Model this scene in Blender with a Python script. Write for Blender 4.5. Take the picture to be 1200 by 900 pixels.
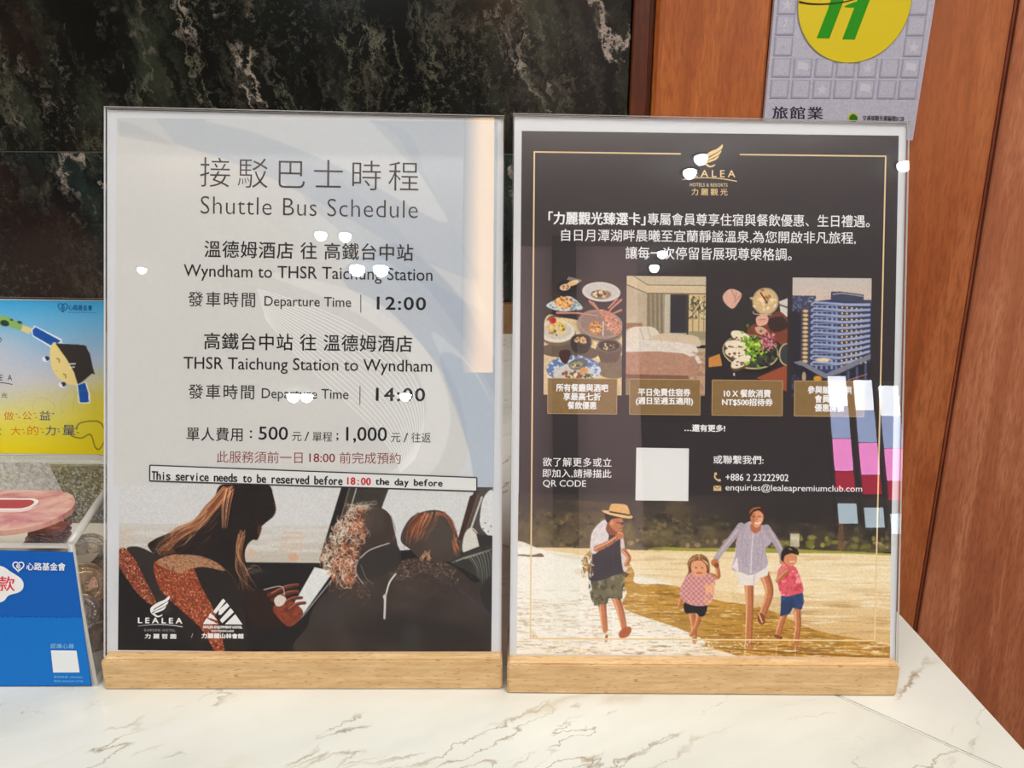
import bpy, bmesh, math, random
import numpy as np
from mathutils import Vector, Matrix

# ------------------------------------------------------------------ clear
for _o in list(bpy.data.objects): bpy.data.objects.remove(_o)
SC = bpy.context.scene
COL = SC.collection
random.seed(7)

# ------------------------------------------------------------------ camera
F = 1000.0; PITCH = math.radians(16.8); CH = .2985; ROLL = math.radians(.3)
cam = bpy.data.cameras.new('camera'); camo = bpy.data.objects.new('camera', cam); COL.objects.link(camo)
cam.sensor_width = 36; cam.lens = F/1200*36; cam.clip_start = .02; cam.clip_end = 60
camo.matrix_world = Matrix.Translation((0, 0, CH)) @ Matrix.Rotation(math.pi/2-PITCH, 4, 'X') @ Matrix.Rotation(ROLL, 4, 'Z')
SC.camera = camo

# ------------------------------------------------------------------ world, exposure
w = bpy.data.worlds.new('world'); SC.world = w; w.use_nodes = True
w.node_tree.nodes['Background'].inputs[0].default_value = (.9, .93, 1, 1)
w.node_tree.nodes['Background'].inputs[1].default_value = .15
SC.view_settings.view_transform = 'Standard'; SC.view_settings.look = 'None'
SC.view_settings.gamma = 1; SC.view_settings.use_curve_mapping = False
SC.view_settings.exposure = 0.0
ILL = .89        # radiance of a perfectly white sheet in the holders

# ------------------------------------------------------------------ large added fill lights
def area(name, loc, rot, sx, sy, power, col=(1, 1, 1), shape='RECTANGLE'):
    l = bpy.data.lights.new(name, 'AREA'); l.shape = shape; l.size = sx
    if shape == 'RECTANGLE': l.size_y = sy
    l.energy = power; l.color = col
    o = bpy.data.objects.new(name, l); COL.objects.link(o); o.location = loc; o.rotation_euler = rot
    return o
area('overhead_fill_light', (.0, -.35, 1.86), (0, 0, 0), 1.5, .9, 25.5, (.98, .99, .97))  # added soft overhead fill for counter and posters, no fixture stands there
area('overhead_fill_light', (1.45, -1.0, 1.86), (0, 0, 0), 1.0, .9, 48, (1, .97, .93))  # added fill that brightens the wood wall
area('overhead_fill_light', (-1.5, -.6, 1.86), (0, 0, 0), .8, .8, 12, (1, .98, .95))  # weaker added fill from the left
area('lobby_fill_light', (0, -2.1, 1.7), (math.radians(-62), 0, 0), 3.0, .3, 44, (1, .96, .98))  # added fill, turned away to brighten the lobby surfaces the posters mirror

# ------------------------------------------------------------------ picture measurements -> places on real planes
cP, sP, cR, sR = math.cos(PITCH), math.sin(PITCH), math.cos(ROLL), math.sin(ROLL)
def rays(x, y):
    a = (np.asarray(x, float)-600)/F; b = (450-np.asarray(y, float))/F
    a, b = a*cR+b*sR, -a*sR+b*cR
    return a, cP+b*sP, b*cP-sP
def on_wall(x, y, Y):
    a, b, c = rays(x, y); return float(a/b*Y), float(c/b*Y+CH)
def on_z(x, y, z=0.):
    a, b, c = rays(x, y); t = (z-CH)/c; return float(a*t), float(b*t)
class Plane:                      # a plane in the world with an origin, right u, up v, normal n (towards the viewer)
    def __init__(s, org, u, v):
        s.o = np.array(org, float); s.u = np.array(u, float); s.v = np.array(v, float); s.n = np.cross(s.u, s.v)
    def pts(s, x, y, h=0.):
        a, b, c = rays(x, y); d = np.stack([a, b, c], -1)
        t = np.dot(s.o-np.array([0, 0, CH]), s.n)/(d@s.n)
        return d*t[..., None]+np.array([0, 0, CH])+s.n*h

# ------------------------------------------------------------------ helpers
def lin(c):
    c = np.asarray(c, float)/255.
    return np.where(c <= .04045, c/12.92, ((c+.055)/1.055)**2.4)
def lin4(c): return tuple(float(v) for v in lin(c))+(1.,)
def mat(name, base=(128, 128, 128), rough=.5, metal=0., spec=.5, **k):
    m = bpy.data.materials.new(name); m.use_nodes = True
    b = m.node_tree.nodes['Principled BSDF']
    b.inputs['Base Color'].default_value = lin4(base); b.inputs['Roughness'].default_value = rough
    b.inputs['Metallic'].default_value = metal; b.inputs['Specular IOR Level'].default_value = spec
    for kk, v in k.items(): b.inputs[kk.replace('_', ' ')].default_value = v
    return m
class NT:                         # tiny node builder
    def __init__(s, m): s.t = m.node_tree; s.b = s.t.nodes.get('Principled BSDF')
    def n(s, typ, **k):
        nd = s.t.nodes.new(typ)
        for kk, v in k.items():
            if kk in ('i',):
                for key, val in v.items():
                    if isinstance(val, bpy.types.NodeSocket): s.t.links.new(val, nd.inputs[key])
                    else: nd.inputs[key].default_value = val
            else: setattr(nd, kk, v)
        return nd
    def l(s, a, b): s.t.links.new(a, b)
    def coord(s, scale=(1, 1, 1), rot=(0, 0, 0), src='Object', loc=(0, 0, 0)):
        tc = s.n('ShaderNodeTexCoord'); mp = s.n('ShaderNodeMapping')
        s.l(tc.outputs[src], mp.inputs[0]); mp.inputs['Scale'].default_value = scale
        mp.inputs['Rotation'].default_value = rot; mp.inputs['Location'].default_value = loc
        return mp.outputs[0]
    def noise(s, vec, scale, detail=4, rough=.55, dist=0.):
        nd = s.n('ShaderNodeTexNoise', i={'Vector': vec, 'Scale': scale, 'Detail': detail, 'Roughness': rough, 'Distortion': dist}); return nd.outputs[0]
    def ramp(s, fac, stops, interp='LINEAR'):
        r = s.n('ShaderNodeValToRGB', i={'Fac': fac}); r.color_ramp.interpolation = interp
        e = r.color_ramp.elements
        while len(e) < len(stops): e.new(.5)
        for el, (p, c) in zip(e, stops):
            el.position = p; el.color = c if len(c) == 4 else lin4(c)
        return r.outputs[0]
    def math(s, op, a, b=0., c=0.): 
        nd = s.n('ShaderNodeMath', operation=op, i={0: a, 1: b, 2: c}); return nd.outputs[0]
    def mix(s, fac, a, b, mode='MIX'):
        nd = s.n('ShaderNodeMix', data_type='RGBA', blend_type=mode)
        for key, val in ((0, fac), (6, a), (7, b)):
            if isinstance(val, bpy.types.NodeSocket): s.l(val, nd.inputs[key])
            else: nd.inputs[key].default_value = val
        return nd.outputs[2]
    def bump(s, h, strength=.3, dist=.001):
        nd = s.n('ShaderNodeBump', i={'Height': h, 'Strength': strength, 'Distance': dist}); s.l(nd.outputs[0], s.b.inputs['Normal'])
G4 = lambda v: (v, v, v, 1)

def tag(o, label=None, cat=None, group=None, kind=None):
    if label: o['label'] = label
    if cat: o['category'] = cat
    if group: o['group'] = group
    if kind: o['kind'] = kind
    return o
def empty(name, loc=(0, 0, 0)):
    o = bpy.data.objects.new(name, None); o.empty_display_size = .02; COL.objects.link(o); o.location = loc; return o
def link(name, me, mats, parent=None):
    o = bpy.data.objects.new(name, me); COL.objects.link(o)
    for m in (mats if isinstance(mats, (list, tuple)) else [mats]): me.materials.append(m)
    if parent is not None:
        o.parent = parent
        if parent.type == 'EMPTY': o.matrix_parent_inverse = Matrix.Translation(-parent.location)
    return o
def mesh(name, verts, faces, mats, parent=None, smooth=False, mi=None):
    me = bpy.data.meshes.new(name); me.from_pydata([tuple(map(float, v)) for v in verts], [], faces); 
    bm = bmesh.new(); bm.from_mesh(me)
    if mi is None: bmesh.ops.recalc_face_normals(bm, faces=bm.faces)
    bm.to_mesh(me); bm.free()
    if mi is not None: me.polygons.foreach_set('material_index', mi)
    if smooth: me.polygons.foreach_set('use_smooth', [True]*len(me.polygons))
    me.update(); return link(name, me, mats, parent)
def from_bm(name, bm, mats, parent=None, smooth=False):
    me = bpy.data.meshes.new(name); bm.to_mesh(me); bm.free()
    if smooth: me.polygons.foreach_set('use_smooth', [True]*len(me.polygons))
    return link(name, me, mats, parent)
def box_bm(x0, x1, y0, y1, z0, z1, bev=0., seg=2):
    bm = bmesh.new(); bmesh.ops.create_cube(bm, size=1)
    for v in bm.verts: v.co = Vector(((x0+x1)/2+v.co.x*(x1-x0), (y0+y1)/2+v.co.y*(y1-y0), (z0+z1)/2+v.co.z*(z1-z0)))
    if bev: bmesh.ops.bevel(bm, geom=list(bm.edges), offset=bev, segments=seg, affect='EDGES', profile=.6)
    return bm
def box(name, x0, x1, y0, y1, z0, z1, m, parent=None, bev=0., seg=2):
    return from_bm(name, box_bm(x0, x1, y0, y1, z0, z1, bev, seg), m, parent)
def lathe(prof, seg=32, ax='z'):
    vs = []; fs = []
    for r, z in prof:
        for k in range(seg):
            a = 2*math.pi*k/seg; vs.append((r*math.cos(a), r*math.sin(a), z))
    for i in range(len(prof)-1):
        for k in range(seg):
            a = i*seg+k; b = i*seg+(k+1) % seg; fs.append((a, b, b+seg, a+seg))
    return vs, fs
def slab_between(name, A, B, mats, parent=None, sidemat=None):
    """closed slab between two matching outlines A (front) and B (back)"""
    n = len(A); vs = list(A)+list(B)
    fs = [tuple(range(n)), tuple(range(2*n-1, n-1, -1))]+[(i, (i+1) % n+0, (i+1) % n+n, i+n) for i in range(n)]
    fs = [fs[0], fs[1]]+[f for f in fs[2:]]
    mi = [0, 0]+[1 if sidemat else 0]*n
    ms = [mats, sidemat] if sidemat else [mats]
    me = bpy.data.meshes.new(name); me.from_pydata([tuple(map(float, v)) for v in vs], [], fs)
    me.polygons.foreach_set('material_index', mi)
    bm = bmesh.new(); bm.from_mesh(me); bmesh.ops.recalc_face_normals(bm, faces=bm.faces); bm.to_mesh(me); bm.free()
    return link(name, me, ms, parent)

# ------------------------------------------------------------------ materials
def clear_mat(name, tint=(1, 1, 1), rough=0., ior=1.49, k=1.):
    m = bpy.data.materials.new(name); m.use_nodes = True; t = NT(m); t.t.nodes.remove(t.b)
    out = t.t.nodes['Material Output']
    geo = t.n('ShaderNodeNewGeometry')
    iorn = t.math('MULTIPLY_ADD', geo.outputs['Backfacing'], 1/ior-ior, ior)
    fr = t.n('ShaderNodeFresnel', i={'IOR': iorn})
    tr = t.n('ShaderNodeBsdfTransparent', i={'Color': tint+(1,)})
    gl = t.n('ShaderNodeBsdfGlossy', i={'Color': (1, 1, 1, 1), 'Roughness': rough})
    mx = t.n('ShaderNodeMixShader', i={0: t.math('MULTIPLY', fr.outputs[0], k), 1: tr.outputs[0], 2: gl.outputs[0]})
    t.l(mx.outputs[0], out.inputs[0]); return m
M_clear = clear_mat('clear_acrylic'); M_boxpane = clear_mat('clear_thin_box_acrylic', ior=1.3, k=.6)
M_edge = mat('polished_acrylic_edge', (232, 232, 232), .6, spec=.3)
M_edge2 = mat('box_acrylic_edge', (225, 222, 214), .08, Alpha=.55, Coat_Weight=.8)
M_print = mat('printed_ink', (200, 200, 200), .55, spec=.3)
t = NT(M_print); a = t.n('ShaderNodeAttribute', attribute_name='Col'); t.l(a.outputs['Color'], t.b.inputs['Base Color'])
M_white = mat('paper_white', (214, 217, 220), .6)
_ink = {}
def ink(c):
    """flat printed ink: colour as measured on the sheet divided by the light that falls on it"""
    if c not in _ink:
        m = mat('ink', (0, 0, 0), .5, spec=.25)
        v = np.clip(lin(c)/ILL, 0, .95); m.node_tree.nodes['Principled BSDF'].inputs['Base Color'].default_value = tuple(map(float, v))+(1,)
        _ink[c] = m
    return _ink[c]

def beech():
    m = mat('beech_wood', (214, 178, 128), .5); t = NT(m)
    v = t.coord((6, 60, 60)); n1 = t.noise(v, 6, 5, .6, .3)
    v2 = t.coord((26, 190, 190)); n2 = t.noise(v2, 7, 2, .5)
    c = t.ramp(n1, [(.3, (196, 156, 104)), (.55, (216, 180, 130)), (.75, (230, 198, 150))])
    d = t.ramp(n2, [(.3, G4(.9)), (.4, G4(0))])
    c = t.mix(d, c, lin4((158, 112, 66)))
    t.l(c, t.b.inputs['Base Color']); t.bump(n2, .15, .0004); return m
M_beech = beech()

def dark_marble(name, seed, base1, base2, tint):
    m = mat(name, (20, 24, 22), .16, spec=.5); t = NT(m)
    off = (seed*3.1, seed*1.7, seed*2.3)
    v = t.coord((1, 1, 1), (0, math.radians(14), 0), loc=off)
    w1 = t.n('ShaderNodeTexNoise', i={'Vector': v, 'Scale': 9., 'Detail': 8, 'Roughness': .72}).outputs[1]
    cen = t.n('ShaderNodeVectorMath', operation='SUBTRACT', i={0: w1, 1: (.5, .5, .5)}).outputs[0]
    vv = t.n('ShaderNodeVectorMath', operation='MULTIPLY_ADD', i={0: cen, 1: (.10, .05, .10), 2: v}).outputs[0]
    st = t.n('ShaderNodeMapping', i={0: vv}); st.inputs['Scale'].default_value = (1, 1, .24); st = st.outputs[0]
    big = t.noise(st, 10, 8, .7)
    c = t.ramp(big, [(.36, base1), (.52, base2), (.62, tint), (.78, tuple(min(255, q*1.5) for q in tint))])
    for (sc, wd, lo, hi, colr, k, msc) in ((6, .010, .47, .60, (196, 180, 164), .95, 4), (12, .013, .46, .62, (128, 126, 104), .8, 7), (22, .03, .48, .66, (104, 98, 84), .6, 11), (40, .05, .5, .68, (92, 90, 74), .5, 14)):
        n = t.noise(st, sc, 5, .62, .15)
        r = t.math('ABSOLUTE', t.math('SUBTRACT', n, .5))
        ln = t.ramp(r, [(0., G4(k)), (wd, G4(0))])
        mk = t.ramp(t.noise(v, msc, 5, .7), [(lo, G4(0)), (hi, G4(1))])
        c = t.mix(t.math('MULTIPLY', ln, mk), c, lin4(colr))
    n = t.noise(v, 150, 4, .75); n2 = t.noise(v, 5, 4, .6)
    f = t.math('MULTIPLY', t.ramp(n, [(.54, G4(0)), (.68, G4(.6))]), t.ramp(n2, [(.46, G4(0)), (.6, G4(1))]))
    c = t.mix(f, c, lin4((112, 112, 92)))
    rd = t.ramp(t.noise(v, 3.2, 3, .6), [(.6, G4(0)), (.75, G4(.45))]); c = t.mix(rd, c, lin4((62, 34, 26)))
    t.l(c, t.b.inputs['Base Color']); return m
M_marbleA = dark_marble('dark_green_marble', 1, (11, 12, 10), (22, 24, 19), (50, 55, 42))
M_marbleB = dark_marble('darker_green_marble', 5, (6, 9, 9), (14, 20, 20), (34, 46, 42))

def white_marble(name, loc, rot):
    m = mat(name, (240, 238, 230), .22); t = NT(m)
    v = t.coord((1, 1, 1), (0, 0, rot), loc=loc)
    warp = t.noise(v, 16, 6, .68)
    vv = t.n('ShaderNodeVectorMath', operation='MULTIPLY_ADD', i={0: warp, 1: (.035, .035, 0), 2: v}).outputs[0]
    st = t.n('ShaderNodeMapping', i={0: vv}); st.inputs['Scale'].default_value = (1, .22, 1); st = st.outputs[0]
    c = t.ramp(t.noise(st, 12, 4, .6), [(.3, (206, 206, 196)), (.5, (221, 221, 211)), (.7, (228, 228, 220))])
    for (sc, wd, lo, hi, colr, k, msc) in ((13, .006, .48, .58, (150, 126, 90), .8, 9), (26, .008, .50, .62, (130, 112, 84), .7, 15), (9, .03, .48, .66, (204, 194, 172), .7, 7)):
        n = t.noise(st, sc, 4, .55, .3)
        r = t.math('ABSOLUTE', t.math('SUBTRACT', n, .5))
        ln = t.ramp(r, [(0., G4(k)), (wd, G4(0))])
        mk = t.ramp(t.noise(v, msc, 3, .6), [(lo, G4(0)), (hi, G4(1))])
        c = t.mix(t.math('MULTIPLY', ln, mk), c, lin4(colr))
    t.l(c, t.b.inputs['Base Color']); return m
M_counter = white_marble('white_veined_stone', (0, 0, 0), math.radians(59))
M_counter2 = white_marble('white_veined_stone_strip', (3, 1, 0), math.radians(40))

def red_wood(name, dark, mid, light, seed, rough=.33):
    m = mat(name, mid, rough); t = NT(m)
    v = t.coord((1, 1, .09), loc=(seed, seed*2, seed*.7))
    warp = t.noise(v, 3, 3, .5)
    vv = t.n('ShaderNodeVectorMath', operation='MULTIPLY_ADD', i={0: warp, 1: (.16, 0, 0), 2: v}).outputs[0]
    n1 = t.noise(vv, 15, 6, .65, 1.2); n2 = t.noise(t.coord((1, 1, .16), loc=(seed, 0, 0)), 260, 3, .6)
    n3 = t.noise(t.coord((1, 1, .6), loc=(seed, 0, 0)), 3, 2, .5)
    c = t.ramp(n1, [(.28, dark), (.5, mid), (.72, light)])
    c = t.mix(t.ramp(n2, [(.36, G4(.55)), (.56, G4(0))]), c, lin4(dark))
    c = t.mix(t.ramp(n3, [(.4, G4(0)), (.65, G4(.3))]), c, lin4(light))
    t.l(c, t.b.inputs['Base Color']); t.bump(n2, .08, .0004); return m
M_wood1 = red_wood('red_brown_veneer', (140, 68, 24), (182, 96, 40), (214, 128, 58), 1)
M_wood2 = red_wood('orange_brown_veneer', (140, 72, 36), (184, 100, 54), (212, 132, 80), 4)
M_wood3 = red_wood('dark_red_veneer', (96, 44, 30), (140, 70, 48), (170, 96, 68), 7)
M_wood4 = red_wood('brown_veneer', (150, 82, 54), (190, 112, 74), (222, 150, 108), 9)
M_woodD = red_wood('dark_trim_and_shadow_gap_wood', (58, 24, 8), (92, 42, 16), (124, 62, 26), 12)
M_ledge = red_wood('ledge_wood', (96, 66, 42), (128, 94, 62), (150, 116, 82), 15)

# ------------------------------------------------------------------ the room
WY = 1.25                     # front of the wooden upstand behind the counter
MY = 1.27                     # face of the stone and wood wall
CZ = 1.90                     # ceiling above the counter top
M_paint = mat('wall_paint', (196, 186, 188), .8)
M_ceil = mat('ceiling_paint', (205, 200, 192), .85)
M_floor = mat('floor_stone', (128, 120, 110), .25)
t = NT(M_floor); v = t.coord(); t.l(t.ramp(t.noise(v, 3, 5, .6), [(.3, (110, 100, 92)), (.7, (140, 132, 122))]), t.b.inputs['Base Color'])
tag(box('floor', -4.5, 4.5, -9, 1.6, -1.10, -1.05, M_floor), kind='structure')
tag(box('ceiling', -4.5, 4.5, -9, 1.6, CZ, CZ+.05, M_ceil), kind='structure')
tag(box('wall_left', -4.55, -4.5, -9, 1.6, -1.05, CZ, M_paint), kind='structure')
tag(box('wall_right', 4.5, 4.55, -9, 1.6, -1.05, CZ, M_paint), kind='structure')
tag(box('wall_front', -4.5, 4.5, -9.05, -9, -1.05, CZ, M_paint), kind='structure')
wb = tag(box('wall_back', -4.5, 4.5, 1.45, 1.5, -1.05, CZ, M_paint), kind='structure')
def slab(name, x0, x1, z0, z1, y0, m, bev=.0012, back=1.45):
    return box(name, x0, x1, y0, back, z0, z1, m, wb, bev, 1)
xe, _ = on_wall(735, 60, MY)            # where stone meets wood
_, zj = on_wall(60, 183.5, MY)          # horizontal stone joint
M_grout = mat('joint', (70, 72, 66), .6)
for i, (x0, x1) in enumerate(((-4.4, -3.3), (-3.298, -2.1), (-2.098, -.9), (-.898, xe-.001))):
    slab('stone_slab', x0, x1, zj+.0008, CZ, MY, M_marbleA)
    slab('stone_slab', x0, x1, -1.05, zj-.0008, MY+.0006, M_marbleB)
    box('joint', x0, x1, MY+.0015, MY+.01, zj-.001, zj+.001, M_grout, wb)
def wx(x, y): return on_wall(x, y, MY)[0]
x1 = wx(762, 60); x2 = wx(893.5, 70); x3 = wx(905, 70); x4 = wx(1165, 120); x5 = np.mean([wx(1195, 0), wx(1095, 600), wx(1073, 728)])
_j = .0012
def board(x0, x1_, y0, m, z0=-1.05, bev=.002): return slab('wood_panel', x0, x1_, z0, CZ, y0, m, bev)
board(xe+.001, x1-.007, MY-.004, M_woodD); board(x1-.0062, x1-.0005, MY+.008, M_woodD, bev=.0005)
board(x1, x2, MY-.008, M_wood1, bev=.005)
board(x2+.001, x3-.001, MY+.03, M_woodD, bev=.0005)  # recess back; its dark wood colour carries part of the gap's shadow
board(x3, x4, MY-.002, M_wood2); board(x4+.0003, x5-.0015, MY-.002, M_wood3, bev=.0006)
board(x5+.0015, 1.35, MY-.004, M_wood4); board(1.353, 2.1, MY-.004, M_wood2); board(2.103, 2.9, MY-.004, M_wood4)

# ------------------------------------------------------------------ counter
E1 = on_z(1055, 712); E2 = on_z(1200, 867)
S1 = on_z(995, 815); S2 = on_z(1190, 900)
dE = np.subtract(E2, E1); dS = np.subtract(S2, S1)
def at_y(P, d, Y): k = (Y-P[1])/d[1]; return (P[0]+d[0]*k, Y)
eB = at_y(E1, dE, WY); eF = at_y(E1, dE, .16)
sF = at_y(S1, dS, .25); 
# where the mitre seam line meets the right-hand edge, going backwards it runs off to the left behind the holders
sB = at_y(S1, dS, .60)
TH = .03
ct = tag(empty('reception_counter', (0, .7, -1.05)), 'white stone reception counter with thin brown veins under both sign holders', 'counter')
def prism(name, pts, z0, z1, m, parent, bev=.0008):
    A = [(p[0], p[1], z1) for p in pts]; B = [(p[0], p[1], z0) for p in pts]
    n = len(A); vs = A+B; fs = [tuple(range(n)), tuple(range(2*n-1, n-1, -1))]+[(i, (i+1) % n, (i+1) % n+n, i+n) for i in range(n)]
    me = bpy.data.meshes.new(name); me.from_pydata([tuple(map(float, v)) for v in vs], [], fs)
    bm = bmesh.new(); bm.from_mesh(me); bmesh.ops.recalc_face_normals(bm, faces=bm.faces)
    if bev: bmesh.ops.bevel(bm, geom=list(bm.edges), offset=bev, segments=2, affect='EDGES')
    bm.to_mesh(me); bm.free(); return link(name, me, m, parent)
# intersection of seam and edge lines
def isect(P, d, Q, e):
    A = np.array([[d[0], -e[0]], [d[1], -e[1]]]); k = np.linalg.solve(A, np.subtract(Q, P)); return (P[0]+d[0]*k[0], P[1]+d[1]*k[0])
X = isect(S1, dS, E1, dE)
gap = .00035
nS = np.array([dS[1], -dS[0]])/np.hypot(*dS)   # seam normal
if nS[0] < 0: nS = -nS                          # towards the strip (right/back)
off = lambda p, k: (p[0]+nS[0]*k, p[1]+nS[1]*k)
sL = at_y(S1, dS, WY) if False else at_y(S1, dS, .78)
main = [off(X, -gap), off(sL, -gap), (-2.2, sL[1]), (-2.2, .16), (at_y(E1, dE, .16)[0], .16)]
strip = [off(X, gap), off(sL, gap), (-2.2, sL[1]+2*gap), (-2.2, WY), eB]
if X[1] < .16: main = [off(at_y(S1, dS, .16), -gap), off(sL, -gap), (-2.2, sL[1]), (-2.2, .16)]; strip = [(eF[0], .16), off(at_y(S1, dS, .16), gap), off(sL, gap), (-2.2, sL[1]+2*gap), (-2.2, WY), eB]
prism('stone_slab', main, -TH, 0, M_counter, ct); prism('stone_slab', strip, -TH, 0, M_counter2, ct)
box('counter_front', -2.2, .17, .2, .24, -1.05, -TH, M_wood2, ct, .002)
box('counter_back', -2.2, .15, WY-.03, WY-.001, -1.05, -TH, M_wood2, ct, .002)
# wooden upstand between counter and stone wall
_, zu = on_wall(593, 357, WY)
tag(box('trim_1', -2.2, on_wall(726, 375, WY)[0], WY+.0005, MY-.0005, -.02, zu, M_ledge, None, .0015), kind='structure')

# ------------------------------------------------------------------ printing: a small painter whose colours become vertex colours of a flat print
class Cv:
    def __init__(s, x0, y0, x1, y1, k=1.25):
        s.x0, s.y0, s.k = x0, y0, k
        s.w = int(round((x1-x0)*k))+1; s.h = int(round((y1-y0)*k))+1
        s.xs = np.linspace(x0, x1, s.w); s.ys = np.linspace(y0, y1, s.h)
        s.X, s.Y = np.meshgrid(s.xs, s.ys); s.C = np.zeros((s.h, s.w, 3)); s.d = .5*(s.xs[1]-s.xs[0])
        s.rng = np.random.RandomState(int(x0+y0*3) % 9999)
    def fill(s, c): s.C[:] = c
    def vgrad(s, y0, y1, c0, c1, x0=-1e9, x1=1e9):
        m = (s.Y >= y0) & (s.Y <= y1) & (s.X >= x0) & (s.X <= x1); t = ((s.Y-y0)/(y1-y0))[..., None]
        s.C = np.where(m[..., None], np.array(c0)*(1-t)+np.array(c1)*t, s.C)
    def win(s, x0, y0, x1, y1):
        i0 = max(0, int((x0-s.x0)*s.k)-1); i1 = min(s.w, int((x1-s.x0)*s.k)+3)
        j0 = max(0, int((y0-s.y0)*s.k)-1); j1 = min(s.h, int((y1-s.y0)*s.k)+3)
        return slice(j0, max(j0, j1)), slice(i0, max(i0, i1))
    def put(s, W, m, c, tex=None):
        if m.size == 0: return
        c = np.array(c, float)
        if tex is not None: c = np.clip(c*(1+tex[0]*s.noise_at(s.X[W], s.Y[W], tex[1], tex[2] if len(tex) > 2 else tex[1])[..., None]), 0, 255)
        m = m[..., None]; s.C[W] = s.C[W]*(1-m)+c*m
    @staticmethod
    def spl(p, closed=True, n=6):
        p = np.array(p, float); N = len(p); out = []
        rng = range(N) if closed else range(N-1)
        for i in rng:
            if closed: a, b, c, d = p[i-1], p[i], p[(i+1) % N], p[(i+2) % N]
            else: a, b, c, d = p[max(i-1, 0)], p[i], p[i+1], p[min(i+2, N-1)]
            for t in np.arange(n)/n:
                out.append(.5*((2*b)+(c-a)*t+(2*a-5*b+4*c-d)*t*t+(3*b-a-3*c+d)*t**3))
        if not closed: out.append(p[-1])
        return np.array(out)
    def poly(s, pts, c, a=1., sp=False, tex=None):
        p = s.spl(pts) if sp else np.array(pts, float)
        W = s.win(p[:, 0].min(), p[:, 1].min(), p[:, 0].max(), p[:, 1].max())
        X, Y = s.X[W], s.Y[W]
        if X.size == 0: return
        m = np.zeros(X.shape)
        for ox, oy in ((-.5, -.5), (.5, -.5), (-.5, .5), (.5, .5)):
            x = X+ox*s.d; y = Y+oy*s.d; ins = np.zeros(X.shape, bool)
            for (ax, ay), (bx, by) in zip(p, np.roll(p, -1, 0)):
                if ay == by: continue
                ins ^= ((ay > y) != (by > y)) & (x < (bx-ax)*(y-ay)/(by-ay)+ax)
            m += ins*.25
        s.put(W, m*a, c, tex)
    def rect(s, x0, y0, x1, y1, c, a=1., tex=None): s.poly([(x0, y0), (x1, y0), (x1, y1), (x0, y1)], c, a, False, tex)
    def ell(s, cx, cy, rx, ry, c, a=1., rot=0., tex=None, soft=0.):
        R = max(rx, ry)*(1+soft); W = s.win(cx-R, cy-R, cx+R, cy+R); X, Y = s.X[W]-cx, s.Y[W]-cy
        if X.size == 0: return
        ca, sa = math.cos(rot), math.sin(rot); u = (X*ca+Y*sa)/rx; v = (-X*sa+Y*ca)/ry; r = np.hypot(u, v)
        e = max(soft, .9/(s.k*min(rx, ry)))
        s.put(W, np.clip((1-r)/e+.5, 0, 1)*a, c, tex)
    def line(s, pts, w, c, a=1., w2=None, sp=False):
        p = s.spl(pts, False) if sp else np.array(pts, float); w2 = w if w2 is None else w2
        wm = max(w, w2); W = s.win(p[:, 0].min()-wm, p[:, 1].min()-wm, p[:, 0].max()+wm, p[:, 1].max()+wm)
        X, Y = s.X[W], s.Y[W]
        if X.size == 0: return
        m = np.zeros(X.shape); n = len(p)-1
        for i in range(n):
            A, B = p[i], p[i+1]; d = B-A; L = d@d+1e-9
            t = np.clip(((X-A[0])*d[0]+(Y-A[1])*d[1])/L, 0, 1); r = np.hypot(X-A[0]-d[0]*t, Y-A[1]-d[1]*t)
            ww = (w+(w2-w)*(i+t)/n)/2
            m = np.maximum(m, np.clip((ww-r)*s.k+.5, 0, 1)*np.minimum(1, 2*ww*s.k))
        s.put(W, m*a, c)
    def noise_at(s, X, Y, sx, sy, seed=None):
        rng = s.rng if seed is None else np.random.RandomState(seed); out = 0.; amp = .6
        for o in range(3):
            g = rng.uniform(-1, 1, (64, 64)); u = X/sx*2**o+100*o+rng.rand()*50; v = Y/sy*2**o+77*o+rng.rand()*50
            i = np.floor(u).astype(int); j = np.floor(v).astype(int); fu = u-i; fv = v-j
            fu = fu*fu*(3-2*fu); fv = fv*fv*(3-2*fv); i %= 64; j %= 64; i1 = (i+1) % 64; j1 = (j+1) % 64
            out = out+amp*((g[j, i]*(1-fu)+g[j, i1]*fu)*(1-fv)+(g[j1, i]*(1-fu)+g[j1, i1]*fu)*fv); amp *= .55
        return out
    def tex(s, x0, y0, x1, y1, sx, sy, c, lo=.1, hi=.4, a=1., poly=None):
        """patches of colour c where a noise field is high, inside a box (or polygon)"""
        W = s.win(x0, y0, x1, y1); X, Y = s.X[W], s.Y[W]
        if X.size == 0: return
        n = s.noise_at(X, Y, sx, sy); m = np.clip((n-lo)/(hi-lo), 0, 1)*a
        m *= (X >= x0) & (X <= x1) & (Y >= y0) & (Y <= y1)
        if poly is not None:
            q = Cv.spl(poly) if len(poly) > 2 else poly; ins = np.zeros(X.shape, bool)
            for (ax, ay), (bx, by) in zip(q, np.roll(q, -1, 0)):
                if ay != by: ins ^= ((ay > Y) != (by > Y)) & (X < (bx-ax)*(Y-ay)/(by-ay)+ax)
            m = m*ins
        s.put(W, m, c)
    def grain(s, a=6.):
        g = s.rng.normal(0, 1, s.C.shape[:2]); g = (g+np.roll(g, 1, 0)+np.roll(g, 1, 1)+np.roll(g, (1, 1), (0, 1)))/2; s.C += (g*a*(.35+.65*np.clip(s.C.mean(-1)/140, 0, 1)))[..., None]
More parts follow.
